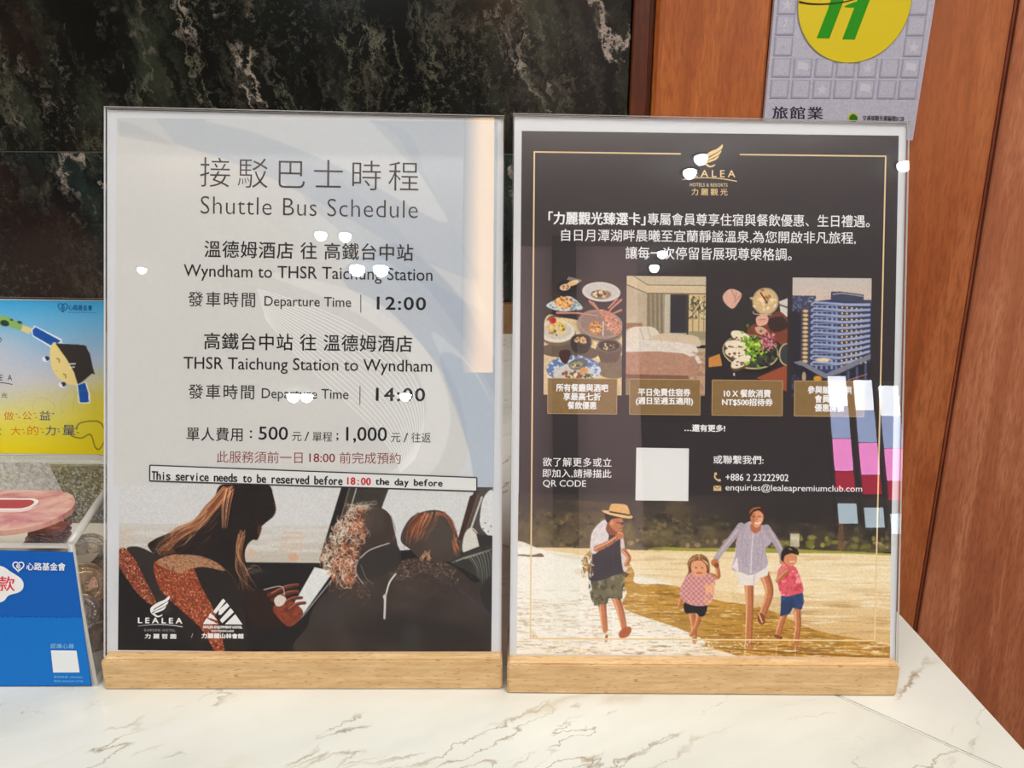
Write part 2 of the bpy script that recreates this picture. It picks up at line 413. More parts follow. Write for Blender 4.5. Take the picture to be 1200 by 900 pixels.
    def build(s, name, pl, parent, h, label=None):
        P = pl.pts(s.X, s.Y, h).reshape(-1, 3); n = s.w*s.h
        me = bpy.data.meshes.new(name); me.vertices.add(n); me.vertices.foreach_set('co', P.ravel())
        j, i = np.meshgrid(np.arange(s.h-1), np.arange(s.w-1), indexing='ij'); a = (j*s.w+i).ravel()
        q = np.stack([a, a+s.w, a+s.w+1, a+1], -1).astype(np.int32); nf = len(q)
        me.loops.add(nf*4); me.loops.foreach_set('vertex_index', q.ravel())
        me.polygons.add(nf); me.polygons.foreach_set('loop_start', np.arange(0, nf*4, 4, dtype=np.int32))
        me.update(calc_edges=True)
        at = me.color_attributes.new('Col', 'FLOAT_COLOR', 'POINT')
        c = np.ones((n, 4), np.float32); c[:, :3] = np.clip(lin(np.clip(s.C, 0, 255)).reshape(-1, 3)/ILL, 0, .95)
        at.data.foreach_set('color', c.ravel())
        o = link(name, me, M_print, parent)
        if label: o['label'] = label
        return o

# ------------------------------------------------------------------ lettering: real glyph outlines laid flat on a sheet
_fc = {}
def glyphs(txt, off=0., spacing=1., mono=False):
    key = (txt, off, spacing, mono)
    if key in _fc: return _fc[key]
    def one(s_):
        cu = bpy.data.curves.new('t', 'FONT'); cu.body = s_; cu.size = 1; cu.offset = off; cu.space_character = spacing
        cu.resolution_u = 3; cu.fill_mode = 'FRONT'
        o = bpy.data.objects.new('t', cu); me = o.to_mesh()
        n = len(me.vertices); V = np.zeros(n*3); me.vertices.foreach_get('co', V); V = V.reshape(-1, 3)[:, :2].copy()
        fs = [tuple(p.vertices) for p in me.polygons]
        o.to_mesh_clear(); bpy.data.objects.remove(o); bpy.data.curves.remove(cu)
        return V, fs
    if not mono: r = one(txt)
    else:
        Vs = []; Fs = []; k = 0
        for i, ch in enumerate(txt):
            if ch == ' ': continue
            V, fs = one(ch); c = (V[:, 0].min()+V[:, 0].max())/2; wd = V[:, 0].max()-V[:, 0].min()
            sc = (1. if ch in 'il1:' else .4/wd if ch in 'rtfj' else .5/wd)
            V[:, 0] = (V[:, 0]-c)*sc+i*.6+.3
            Vs.append(V); Fs += [tuple(v+k for v in f) for f in fs]; k += len(V)
        r = (np.concatenate(Vs), Fs)
    _fc[key] = r; return r
def text(parent, pl, txt, x0, x1, y0, y1, col, off=0., spacing=1., slope=0., h=.00012, mono=False, italic=0., name='lettering', bold=0.):
    """set txt so that its ink fills the measured box; slope follows the line's rise across the sheet"""
    if off > 0: bold = min(.42, off*16); off = 0.
    V, fs = glyphs(txt, off, spacing, mono)
    a, b = V.min(0), V.max(0)
    x = x0+(V[:, 0]-a[0])/(b[0]-a[0])*(x1-x0); y = y1-(V[:, 1]-a[1])/(b[1]-a[1])*(y1-y0)
    x = x+italic*(y1-y); y = y+slope*(x-x0)
    P = pl.pts(x, y, h); F_ = list(fs)
    if bold:                       # heavier strokes: the same outlines set again a fraction of a pixel to the side
        n = len(P); Q = [P]; F_ = list(fs)
        for i, (dx, dy) in enumerate(((bold, 0), (-bold, 0), (0, bold*.7), (0, -bold*.7))):
            Q.append(pl.pts(x+dx, y+dy, h+.000004*(i+1))); F_ += [tuple(v+n*(i+1) for v in f) for f in fs]
        P = np.concatenate(Q)
    return mesh(name, P, F_, ink(col), parent, mi=[0]*len(F_))
def shape(parent, pl, pts, col, h=.0001, name='printed_shape', sp=False):
    p = Cv.spl(pts) if sp else np.array(pts, float)
    return mesh(name, pl.pts(p[:, 0], p[:, 1], h), [tuple(range(len(p)))], ink(col), parent, mi=[0])
def stroke(parent, pl, pts, w, col, h=.0001, name='printed_rule', sp=False, w2=None):
    p = Cv.spl(pts, False) if sp else np.array(pts, float); w2 = w if w2 is None else w2
    d = np.gradient(p, axis=0); d /= np.linalg.norm(d, axis=1)[:, None]+1e-9; nn = np.stack([-d[:, 1], d[:, 0]], -1)
    ww = np.linspace(w, w2, len(p))[:, None]/2; A = p+nn*ww; B = p-nn*ww; q = np.concatenate([A, B]); n = len(p)
    return mesh(name, pl.pts(q[:, 0], q[:, 1], h), [(i, i+1, n+i+1, n+i) for i in range(n-1)], ink(col), parent, mi=[0]*(n-1))
def frame(parent, pl, x0, y0, x1, y1, w, col, h, name='printed_rule'):
    return [stroke(parent, pl, q, w, col, h, name) for q in (((x0, y0), (x1, y0)), ((x1, y0), (x1, y1)), ((x1, y1), (x0, y1)), ((x0, y1), (x0, y0)))]

# ------------------------------------------------------------------ the two sign holders
def holder(X, Y, yaw, lean, W, corners, paper, label):
    c, s_ = math.cos(yaw), math.sin(yaw); BH, BF, BB = .019, .008, .030
    root = tag(empty('sign_holder', (X, Y, 0)), label, 'sign holder', 'beech footed acrylic sign holders on the counter')
    b = box_bm(-W/2, W/2, 0, BF+BB, 0, BH)
    ed = [e for e in b.edges if all(v.co.z > .01 for v in e.verts)]
    endtop = [e for e in ed if abs(e.verts[0].co.x-e.verts[1].co.x) < 1e-6]
    bmesh.ops.bevel(b, geom=endtop, offset=.0024, segments=3, affect='EDGES', profile=.45)
    ed = [e for e in b.edges if all(v.co.z > .012 for v in e.verts) and abs(e.verts[0].co.y-e.verts[1].co.y) < 1e-6]
    bmesh.ops.bevel(b, geom=[e for e in b.edges if e.is_manifold and len(e.link_faces) == 2 and e.calc_face_angle(0) > .5], offset=.0009, segments=2, affect='EDGES')
    base = from_bm('wooden_base', b, M_beech, root)
    base.matrix_world = Matrix.Translation((X, Y, 0)) @ Matrix.Rotation(yaw, 4, 'Z')
    base.matrix_parent_inverse = Matrix.Identity(4); base.matrix_basis = Matrix.Rotation(yaw, 4, 'Z')
    o = (X-BF*s_, Y+BF*c, BH)
    u = (c, s_, 0); v = (-math.sin(lean)*s_, math.sin(lean)*c, math.cos(lean))
    pl = Plane(o, u, v)               # n = u x v points to the viewer
    cx = np.array([q[0] for q in corners], float); cy = np.array([q[1] for q in corners], float)
    def out(h, pts=None):
        q = pts or corners; return pl.pts([p[0] for p in q], [p[1] for p in q], h)
    for nm, h0, h1 in (('acrylic_front', .0026, .0007), ('acrylic_back', -.0007, -.0026)):
        A0 = out(0)
        slab_between(nm, A0+pl.n*h0, A0+pl.n*h1, M_clear, root, M_edge)
    P0 = out(0, paper)
    sheet = slab_between('paper_sheet', P0, P0-pl.n*.0002, M_white, root)
    return root, pl, sheet

rootL, PL, sheetL = holder(-.1141, .4023, .0087, .2857, .2193, [(121, 131), (588, 137), (592, 770), (127.5, 773)],
    [(122.3, 133.5), (586.8, 139), (590.6, 769), (128.8, 772)], 'wood footed acrylic holder with the pale bus schedule poster')
rootR, PR, sheetR = holder(.105, .3995, -.0030, .2604, .2138, [(598, 134), (1060.5, 139), (1053.5, 771), (599, 773)],
    [(599.6, 136), (1059, 141), (1052.2, 769.5), (600.6, 772)], 'wood footed acrylic holder with the dark hotel membership poster')
# ------------------------------------------------------------------ left poster: bus schedule
def schedule_poster():
    S = sheetL; pl = PL
    c = Cv(134, 143, 580, 576, .6)
    c.fill((202, 201, 196)); c.vgrad(143, 576, (202, 201, 197), (199, 200, 198))
    t = np.clip((c.X-300)/300+(300-c.Y)/900, 0, 1)[..., None]; c.C = c.C*(1-t)+np.array((186, 192, 197))*t
    # big translucent leaves
    blue = (168, 177, 188); pale = (212, 213, 210)
    c.poly([(134, 143), (440, 143), (500, 215), (540, 290), (560, 330), (480, 300), (400, 255), (300, 205), (200, 172), (134, 158)], blue, .55, True)
    c.poly([(136, 146), (150, 148), (206, 176), (136, 164)], (150, 156, 166), .5)
    c.poly([(240, 143), (430, 143), (486, 200), (520, 262), (400, 200), (300, 160)], pale, .45, True)
    c.poly([(430, 143), (585, 143), (585, 420), (560, 340), (530, 270), (490, 205)], (172, 180, 188), .6)
    c.poly([(360, 196), (430, 240), (520, 330), (585, 430), (585, 470), (520, 390), (440, 310), (352, 232)], blue, .38, True)
    c.poly([(134, 143), (134, 576), (240, 576), (560, 560), (545, 500), (500, 415), (450, 356), (385, 300), (310, 262), (220, 190)], (203, 202, 197), .5, True)
    c.poly([(400, 330), (470, 385), (520, 440), (548, 520), (560, 576), (585, 576), (585, 400), (520, 340), (440, 300)], (168, 178, 190), .6, True)
    c.poly([(440, 300), (500, 340), (556, 420), (585, 470), (585, 440), (540, 350), (470, 290)], (150, 162, 178), .35, True)
    c.poly([(300, 320), (420, 345), (480, 390), (516, 440), (528, 500), (500, 560), (420, 576), (470, 545), (500, 480), (470, 410), (400, 360)], (216, 217, 214), .6, True)
    c.poly([(505, 390), (560, 440), (585, 510), (585, 576), (520, 576), (548, 540), (540, 470)], (200, 206, 212), .55, True)
    c.poly([(515, 420), (548, 520), (562, 576), (585, 576), (585, 500), (550, 430)], (148, 162, 180), .4, True)
    c.C += c.noise_at(c.X, c.Y, 3, 3)[..., None]*2.2
    c.build('printed_background', pl, S, .00004)
    # fan of hair lines
    for i in range(17):
        f = i/16.
        pts = []
        P0, P1, P2, P3 = np.array([(479-9*f, 552+4*f), (522-60*f, 452+52*f), (470-95*f, 385+75*f), (300+10*f, 342+34*f)])
        P0 = P0+(8*(1-f), -12*(1-f))
        for t in np.linspace(0, 1, 26): pts.append((1-t)**3*P0+3*(1-t)**2*t*P1+3*(1-t)*t*t*P2+t**3*P3)
        stroke(S, pl, pts, .9, (226, 227, 225), .00006, 'printed_curve')
    K = (38, 36, 36); K2 = (24, 24, 26)
    T = lambda *a, **k: text(S, pl, *a, **k)
    T('接駁巴士時程', 232, 488, 188, 222.7, (40, 30, 30), -.008, 1.3, .0105)
    T('Shuttle Bus Schedule', 233, 487.5, 233.5, 254.3, (46, 42, 42), -.010, 1.06, .0105)
    T('溫德姆酒店 往 高鐵台中站', 238, 482.5, 285.5, 305.3, K2, .013, 1.06, .008)
    T('Wyndham to THSR Taichung Station', 214, 505.5, 313.5, 332.5, K2, .005, 1, .008)
    T('發車時間', 219.5, 298, 345.5, 363, K, .006, 1.2, .005)
    T('Departure Time', 309, 410.5, 350, 365, K, .004, 1, .005)
    stroke(S, pl, [(421.7, 347), (421.9, 368)], 1.1, (90, 90, 95), .0001)
    T('12:00', 441, 498, 349.3, 364.3, K2, 0.02813, 1.12, .005)
    T('高鐵台中站 往 溫德姆酒店', 239, 482.5, 393.5, 413, K2, .013, 1.06, .004)
    T('THSR Taichung Station to Wyndham', 215, 506, 422, 440.5, K2, .005, 1, .003)
    T('發車時間', 221, 298, 454, 471, K, .006, 1.2, .002)
    T('Departure Time', 307, 408.5, 458, 473.3, K, .004, 1, .002)
    stroke(S, pl, [(422, 454), (422, 476)], 1.1, (90, 90, 95), .0001)
    T('14:00', 441, 498, 456, 471.3, K2, 0.02813, 1.12, .002)
    T('單人費用', 219.5, 285, 504.5, 520.5, K, .006, 1.05)
    T(':', 293.5, 296, 507.5, 516.5, K, 0.01)
    T('500', 304, 338, 503, 518.3, K2, 0.01188)
    T('元', 343, 354, 509, 519.5, K); T('/', 357.5, 363, 508.5, 519.5, K); T('單程', 367, 390, 508.5, 519.8, K)
    T(';', 395, 397.3, 510, 518.5, K, 0.01)
    T('1,000', 406.5, 454, 502.3, 521, K2, 0.01188)
    T('元', 459, 470, 509, 519.5, K); T('/', 473.5, 479, 508.5, 519.5, K); T('往返', 482.8, 505.5, 508, 519.8, K)
    R = (130, 38, 36)
    T('此服務須前一日', 255, 355.5, 532, 545.7, R, -.004); T('18:00', 363.5, 393.5, 533.8, 543.8, R, 0.00375); T('前完成預約', 399, 470.5, 531.8, 545.2, R, -.004)
    # bus photograph
    bus_photo(S, pl)
    # pasted strip of paper
    q = [(177, 549.5), (560, 560), (560, 576), (177, 567.8)]
    P = pl.pts([p[0] for p in q], [p[1] for p in q], .00042)
    st = slab_between('pasted_strip', P, P-pl.n*.0001, ink((212, 213, 211)), S)
    for a, b in zip(q, q[1:]+q[:1]): stroke(S, pl, [a, b], 1.5, (52, 52, 56), .00045)
    s1 = 'This service needs to be reserved before '; s2 = '18:00'; s3 = ' the day before'; cw = 5.575; xs = 179.6; yy = 556.4; sl = .0185
    T(s1.rstrip(), xs, xs+cw*(len(s1)-1), yy, yy+10, (30, 30, 34), .026, 1, sl, .00048, True)
    xa = xs+cw*len(s1); T(s2, xa+.4, xa+cw*5-.4, yy+.6+sl*(xa-xs), yy+9+sl*(xa-xs), (190, 40, 36), .026, 1, sl, .00048, True)
    xb = xa+cw*6; T(s3.strip(), xb, xb+cw*14, yy+.4+sl*(xb-xs), yy+10.6+sl*(xb-xs), (30, 30, 34), .026, 1, sl, .00048, True)
    # white logos at the foot
    Wc = (226, 226, 224)
    wing(S, pl, 179.5, 725, 22, Wc)
    T('LEALEA', 165, 216.5, 728.3, 734.6, Wc, 0.02, 1.55)
    stroke(S, pl, [(165, 738), (180, 736.3), (192, 736), (204, 736.6), (217, 738.6)], .5, (190, 190, 190), .00012, sp=True, w2=1.2)
    T('GARDEN HOTEL', 172, 208.5, 741.3, 744.3, (170, 170, 170), 0, 1.3)
    T('力麗哲園', 173, 209.5, 747, 752.6, Wc, 0.015, 1.6)
    for tri in ([(264, 705), (267.3, 707.8), (255.8, 722.8), (252.6, 720.2)], [(268.8, 709.8), (271.6, 713.6), (262, 724), (259, 724), (259.5, 718)],
                [(273, 716), (277, 720.5), (263.5, 733.8), (260.6, 730)], [(249, 722), (252.6, 724.5), (258, 730.8), (247, 727)],
                [(245, 728.3), (258.4, 734.8), (241, 735)], [(278.6, 723), (287.2, 735), (266.6, 735)]): shape(S, pl, tri, Wc, .00012, 'logo_shape')
    T('LEALEA ENJOYMENT HOTEL', 241.3, 287, 737, 740.6, (205, 205, 203), 0.03); T('SUN MOON LAKE', 251, 277, 741.8, 744, (190, 190, 190), 0.03)
    T('力麗儷山林會館', 239.5, 288.5, 745.8, 751.6, Wc, 0.02)
    T('/', 227.3, 229.4, 746, 751, (190, 190, 190), 0)
def wing(S, pl, x, y, hgt, col):
    """feather logo: three swept strokes and a small tail"""
    k = hgt/22.
    f = lambda pts: [(x+a*k, y+b*k) for a, b in pts]
    shape(S, pl, f([(1, -2), (-.2, -8), (8, -14.5), (16, -18), (21.8, -22.8), (20.6, -17.5), (11, -11.5), (4.5, -7.5)]), col, .00012, 'logo_shape', True)
    shape(S, pl, f([(1.6, -3), (6, -7.4), (13, -11.4), (20.4, -16.2), (18.4, -11.8), (11, -7.6), (4.5, -4.6)]), col, .000125, 'logo_shape', True)
    shape(S, pl, f([(1.6, -1), (6, -4.6), (12, -7), (18, -10.8), (15.4, -6.4), (9, -3.4), (4, -1.8)]), col, .00013, 'logo_shape', True)
    shape(S, pl, f([(1, -1.6), (4.6, -1.6), (8.6, .9), (13.8, -.8), (12.4, 1.5), (7.6, 2.6), (4.2, .8)]), col, .000135, 'logo_shape', True)

def bus_photo(S, pl):
    c = Cv(141.5, 571, 579, 766.5, 1.35); rg = np.random.RandomState(3); U = rg.uniform
    c.vgrad(560, 770, (203, 203, 202), (200, 200, 200))
    c.vgrad(618, 662, (196, 194, 188), (186, 178, 164))
    c.tex(141, 618, 400, 662, 60, 5, (206, 204, 198), .0, .4, .7)
    # the far landscape, small ornaments of light
    for y in (627, 633, 640, 646): c.line([(334-(y-627)*.2, y), (356, y)], 2.2, (214, 166, 140), .55)
    c.ell(346, 656, 6, 5, (216, 140, 104), .5, soft=.6); c.ell(296, 651, 4, 5, (214, 170, 146), .6, soft=.6)
    for y in (625, 628, 634.5, 637.5, 641.5): c.line([(142, y), (158+U(-3, 3), y)], 1.1, (204, 168, 150), .7)
    # dark lower half
    D = (27, 25, 25)
    c.poly([(141, 662), (160, 655), (290, 662), (420, 662), (470, 640), (579, 640), (579, 770), (141, 770)], D)
    # window pillar
    c.poly([(402, 571), (458, 571), (452, 598), (440, 625), (385, 660), (378, 652)], (56, 52, 46), 1, tex=(.2, 3))
    c.poly([(402, 571), (410, 571), (392, 640), (379, 652)], (28, 25, 24)); c.line([(419, 574), (405, 625), (396, 655)], 1.3, (190, 186, 178), .9)
    c.line([(411, 574), (395, 632)], 1.2, (130, 112, 96), .8)
    # right window and its frame, mirror
    c.poly([(458, 571), (562, 571), (545, 640), (430, 650)], (202, 204, 203))
    c.poly([(558, 571), (579, 571), (579, 640), (540, 648), (540, 634)], (70, 68, 66))
    c.poly([(552, 582), (560, 578), (545, 634), (538, 634)], (60, 42, 34)); c.line([(566, 583), (549, 634)], 2.2, (196, 190, 180)); c.line([(562, 580), (544, 634)], 1.4, (110, 80, 66))
    c.poly([(568, 584), (580, 577), (580, 628), (570, 624), (564, 612)], (206, 208, 206), 1, True)
    for q in ((568, 620), (570, 613), (574, 623), (577, 617)): c.ell(q[0], q[1], .9, .9, (90, 90, 90))
    c.poly([(545, 648), (546, 628), (553, 619), (561, 624), (565, 640), (562, 652)], (204, 202, 194), 1, True)
    c.line([(556, 621), (563, 630), (565, 646)], 1.4, (150, 90, 64), .9, sp=True)
    c.poly([(560, 626), (579, 628), (579, 650), (566, 650)], (44, 42, 40))
    # woman: dark head and back
    c.poly([(262, 571), (300, 571), (317, 572), (322, 585), (325, 598), (323, 607), (314, 615), (308, 621), (306, 631), (303, 636), (298, 636),
            (292, 642), (289, 652), (291, 664), (297, 676), (300, 694), (296, 706), (270, 700), (240, 690), (200, 668), (176, 646), (182, 637),
            (200, 629), (222, 620), (238, 605), (252, 588)], (30, 24, 22), 1, True)
    hair = [(94, 52, 30), (150, 84, 48), (206, 146, 102), (232, 190, 148), (120, 64, 38)]
    for i in range(42):
        f = U(); x0 = 262+f*14; col = hair[rg.randint(5)]
        pts = [(x0, 573+U(0, 6)), (252-8*(1-f)+U(-2, 2), 596+8*f), (240-12*(1-f), 614+6*f+U(-2, 2)), (216-10*(1-f), 624+10*f+U(-2, 2)), (196+U(-10, 8), 636+16*f+U(-3, 3)), (186+U(-6, 26), 648+U(-2, 12))]
        c.line(pts, U(.7, 1.6), col, U(.45, .95), .4, True)
    for i in range(90):
        f = U(); g = U(); col = hair[rg.choice([0, 0, 1, 1, 2, 4, 3])]
        x_, y_ = 262-60*f+g*(10+30*f), 580+58*f+g*26*f
        c.line([(x_, y_), (x_-8+U(-2, 2), y_+9+U(-2, 2)), (x_-19+U(-3, 3), y_+15+U(-2, 5))], U(.5, 1.1), col, U(.25, .8)*(1-.6*g), .3, True)
    for i in range(7): c.line([(266+i*1.4, 575+i), (262+i*1.5, 596), (262+i*.9, 622)], 1.3, [(214, 132, 88), (240, 190, 150), (90, 44, 26)][i % 3], .9, .5, True)
    for i in range(26):
        col = hair[rg.randint(5)]
        c.line([(284+U(-3, 6), 626+U(-4, 10)), (280+U(-2, 6), 650), (284+U(-6, 8), 672), (294+U(-12, 10), 688+U(-6, 12))], U(.6, 1.2), col, U(.4, .9), .4, True)
    for i in range(10): c.line([(290, 672+U(-4, 6)), (300+U(0, 5), 668+U(-6, 8)), (308+U(-4, 8), 662+U(-2, 14))], .6, (196, 164, 130), .6, .3, True)
    c.line([(323, 592), (325, 601), (321, 608)], .8, (200, 150, 110), .5, sp=True); c.ell(303, 614, 1.3, .8, (120, 70, 50), .5)
    c.poly([(305, 616), (309, 622), (306, 632), (303, 628)], (88, 50, 38), .8)
    # seats on the left
    s1 = [(141, 650), (148, 647), (160, 660), (172, 682), (184, 706), (186, 716), (172, 708), (156, 690), (141, 666)]
    c.poly([(150, 650), (162, 645), (180, 652), (196, 665), (214, 700), (200, 724), (186, 716), (170, 676)], (46, 40, 37), 1, True)
    c.poly(s1, (122, 58, 38), 1, True, tex=(.6, 1.2)); c.tex(141, 646, 190, 722, 1.3, 1.3, (232, 168, 132), .25, .5, .9, s1)
    s2 = [(182, 668), (190, 659), (212, 654), (228, 668), (238, 690), (252, 716), (262, 745), (266, 768), (256, 768), (240, 742), (214, 718), (196, 702), (188, 690)]
    c.poly([(184, 666), (196, 656), (228, 653), (256, 663), (276, 684), (288, 710), (292, 770), (240, 770), (200, 710)], (36, 31, 29), 1, True)
    c.poly(s2, (138, 62, 36), 1, True, tex=(.5, 1.2)); c.tex(180, 652, 270, 770, 1.3, 1.3, (240, 178, 140), .28, .5, .8, s2)
    c.tex(180, 652, 270, 770, 1.5, 1.5, (84, 34, 20), .2, .5, .7, s2)
    s3 = [(186, 663), (198, 656), (224, 654), (248, 659), (266, 672), (240, 668), (222, 672), (214, 676), (196, 670)]
    c.poly(s3, (176, 132, 98), .95, True); c.tex(186, 650, 270, 680, 2, 1, (110, 66, 44), .1, .3, .8, s3)
    c.line([(222, 655), (250, 660), (272, 676), (284, 696)], 1.1, (150, 112, 88), .8, .4, True)
    # forearm, hands and tablet
    c.poly([(296, 700), (330, 690), (346, 700), (340, 730), (310, 740), (292, 725)], (42, 26, 22), 1, True)
    c.poly([(346, 712), (371, 667), (393, 672), (354, 728)], (212, 214, 213)); c.line([(396, 676), (358, 724), (352, 730)], 1.5, (150, 150, 148), .9)
    skin = (126, 58, 38)
    c.poly([(322, 716), (338, 706), (352, 712), (358, 722), (346, 736), (336, 734)], skin, 1, True, tex=(.25, 3))
    for a, b in (((318, 700), (352, 688)), ((322, 706), (352, 696)), ((330, 712), (356, 703)), ((338, 718), (360, 709))):
        c.line([a, ((a[0]+b[0])/2+2, (a[1]+b[1])/2-3), b], 5, (96, 44, 30), 1, 3.6, True); c.line([(a[0]+3, a[1]-2), ((a[0]+b[0])/2+2, (a[1]+b[1])/2-4.5), (b[0], b[1]-1.5)], 1.1, (206, 138, 104), .8, .6, True)
    c.poly([(324, 706), (330, 700), (338, 704), (334, 712), (327, 713)], (206, 198, 186), 1, True); c.line([(312, 694), (332, 690), (336, 700)], 1.2, (190, 180, 168), .9, sp=True)
    # big seat backs on the right
    big = [(362, 770), (364, 735), (372, 712), (392, 690), (404, 680), (436, 676), (452, 668), (470, 658), (500, 655), (534, 664), (556, 682), (579, 690), (579, 770)]
    c.poly(big, (58, 50, 45), 1, True, tex=(.18, 25))
    c.ell(500, 745, 74, 22, (38, 34, 33), .8, .1, soft=.8); c.ell(395, 715, 25, 14, (62, 58, 56), .5, -.6, soft=1); c.ell(486, 752, 12, 20, (58, 58, 56), .5, soft=1)
    top = [(388, 694), (402, 680), (430, 680), (436, 706), (414, 712), (398, 700)]
    c.tex(380, 672, 446, 716, 1.3, 1.3, (150, 108, 88), .2, .5, .6, top)
    top2 = [(452, 668), (476, 658), (502, 656), (532, 664), (540, 680), (530, 686), (500, 672), (474, 682)]
    c.tex(448, 652, 545, 692, 1.3, 1.1, (168, 128, 104), .12, .5, .7, top2); c.tex(448, 660, 545, 700, 1.4, 1.4, (96, 74, 62), .1, .5, .5, [(455, 675), (500, 668), (535, 690), (520, 705), (470, 700)])
    # coat folds by the window
    c.poly([(528, 658), (545, 648), (579, 642), (579, 700), (560, 676)], (50, 50, 46), 1, True)
    for i in range(9): c.line([(532+i*5, 660-i*1.6), (548+i*4, 654-i), (558+i*3, 662+i*2), (562+i*2, 676+i*2)], U(.8, 1.8), (150, 152, 142), .75, .4, True)
    c.poly([(566, 690), (579, 676), (579, 720), (568, 706)], (40, 40, 38), 1, True)
    c.line([(520, 676), (560, 706), (579, 722)], 3.2, (60, 56, 70), .55, 4)
    # curly head
    c.poly([(377, 660), (380, 648), (388, 630), (396, 614), (410, 600), (428, 593), (444, 595), (458, 604), (464, 624), (468, 648), (455, 668), (438, 680), (420, 684), (400, 678), (388, 670)], (62, 50, 45), 1, True)
    cur = [(236, 222, 200), (222, 180, 146), (190, 110, 74), (240, 232, 218), (170, 88, 56), (212, 196, 170)]
    for i in range(1300):
        f = U(); g = U(); x = 376+f*62; y = 593+g*98; q_ = [(378, 660), (386, 634), (397, 612), (412, 599), (430, 594), (440, 606), (434, 628), (422, 648), (420, 672), (412, 692), (396, 682), (384, 672)]; ins_ = sum(((q_[j_][1] > y) != (q_[j_-1][1] > y)) and x < (q_[j_-1][0]-q_[j_][0])*(y-q_[j_][1])/(q_[j_-1][1]-q_[j_][1])+q_[j_][0] for j_ in range(12)) % 2
        if not ins_: continue
        r = U(1.5, 4); a0 = U(0, 6.28); col = cur[rg.choice([0, 0, 3, 5, 1, 2]) if x-.45*(660-y) < 394 else rg.choice([1, 2, 2, 4, 0])]
        pts = [(x+r*math.cos(a0+q), y+r*math.sin(a0+q)) for q in (0, 1, 2, 3)]
        c.line(pts, .9, col, U(.5, .95), .5)
    for i in range(50): x = 388+U(0, 34); y = 664+U(-8, 20); c.line([(x, y), (x+U(-4, 4), y+5), (x+U(-4, 6), y+10)], .8, cur[rg.randint(6)], .7, .4, True)
    for i in range(40): c.line([(405+U(0, 36), 596+U(-4, 5)), (408+U(0, 38), 592+U(-4, 6))], .6, (206, 188, 160), .6)
    c.ell(440, 612, 12, 16, (70, 60, 54), .9, soft=.5); c.line([(460, 606), (465, 622), (463, 634)], 1.2, (120, 110, 104), .6, sp=True)
    c.poly([(424, 654), (438, 642), (458, 638), (470, 644), (470, 664), (450, 676), (430, 680), (420, 668)], (50, 45, 43), 1, True)
    c.line([(424, 656), (436, 646), (458, 638)], 1.2, (206, 200, 190), .9, sp=True); c.line([(422, 658), (419, 672), (428, 686)], 1.4, (160, 160, 158), .8, sp=True); c.line([(425, 664), (432, 680), (440, 686)], 1, (120, 120, 118), .7, sp=True)
    # short-haired head
    c.poly([(472, 636), (474, 622), (484, 607), (500, 600), (516, 599), (528, 606), (536, 622), (541, 640), (541, 652), (520, 660), (498, 658), (484, 646)], (66, 56, 50), 1, True)
    hs = [(196, 108, 70), (226, 160, 118), (110, 56, 34), (168, 84, 50), (60, 34, 24)]
    for i in range(110):
        a = U(); x0 = 486+a*26; y0 = 606+U(-3, 5)
        c.line([(x0+4, y0-2), (x0-7*(1-a)+U(-2, 2), y0+12), (476+a*26+U(-3, 4), 636+U(-8, 8)-10*a)], U(.6, 1.2), hs[rg.randint(5)], U(.5, .95), .4, True)
    for i in range(34): c.line([(512+U(0, 12), 600+U(0, 3)), (526+U(0, 6), 610), (536+U(-3, 2), 624)], .7, hs[rg.randint(5)], .6, .4, True)
    for i in range(22): c.line([(533+U(-2, 5), 628+U(-4, 12)), (538+U(-3, 3), 646+U(-5, 8))], 1, hs[rg.randint(4)], .8, .4)
    c.ell(516, 628, 17, 22, (74, 66, 60), .8, soft=.6)
    for i in range(16): c.line([(494+U(0, 14), 656+U(-3, 2)), (497+U(0, 12), 648+U(-3, 2))], .8, (204, 150, 112), .8, .4)
    # belt end catching light
    c.line([(466, 674), (459, 684), (455, 698)], 1.7, (226, 224, 218), .95, sp=True); c.ell(453.5, 701, 2, 3, (200, 196, 190)); c.line([(454, 704), (453.4, 726)], 2.6, (206, 204, 198), .95, 2.4)
    for i in range(60): c.ell(U(145, 575), U(672, 764), .5, .5, (120, 118, 116), .7)
    c.grain(4)
    c.build('bus_photo', pl, S, .00008)
schedule_poster()
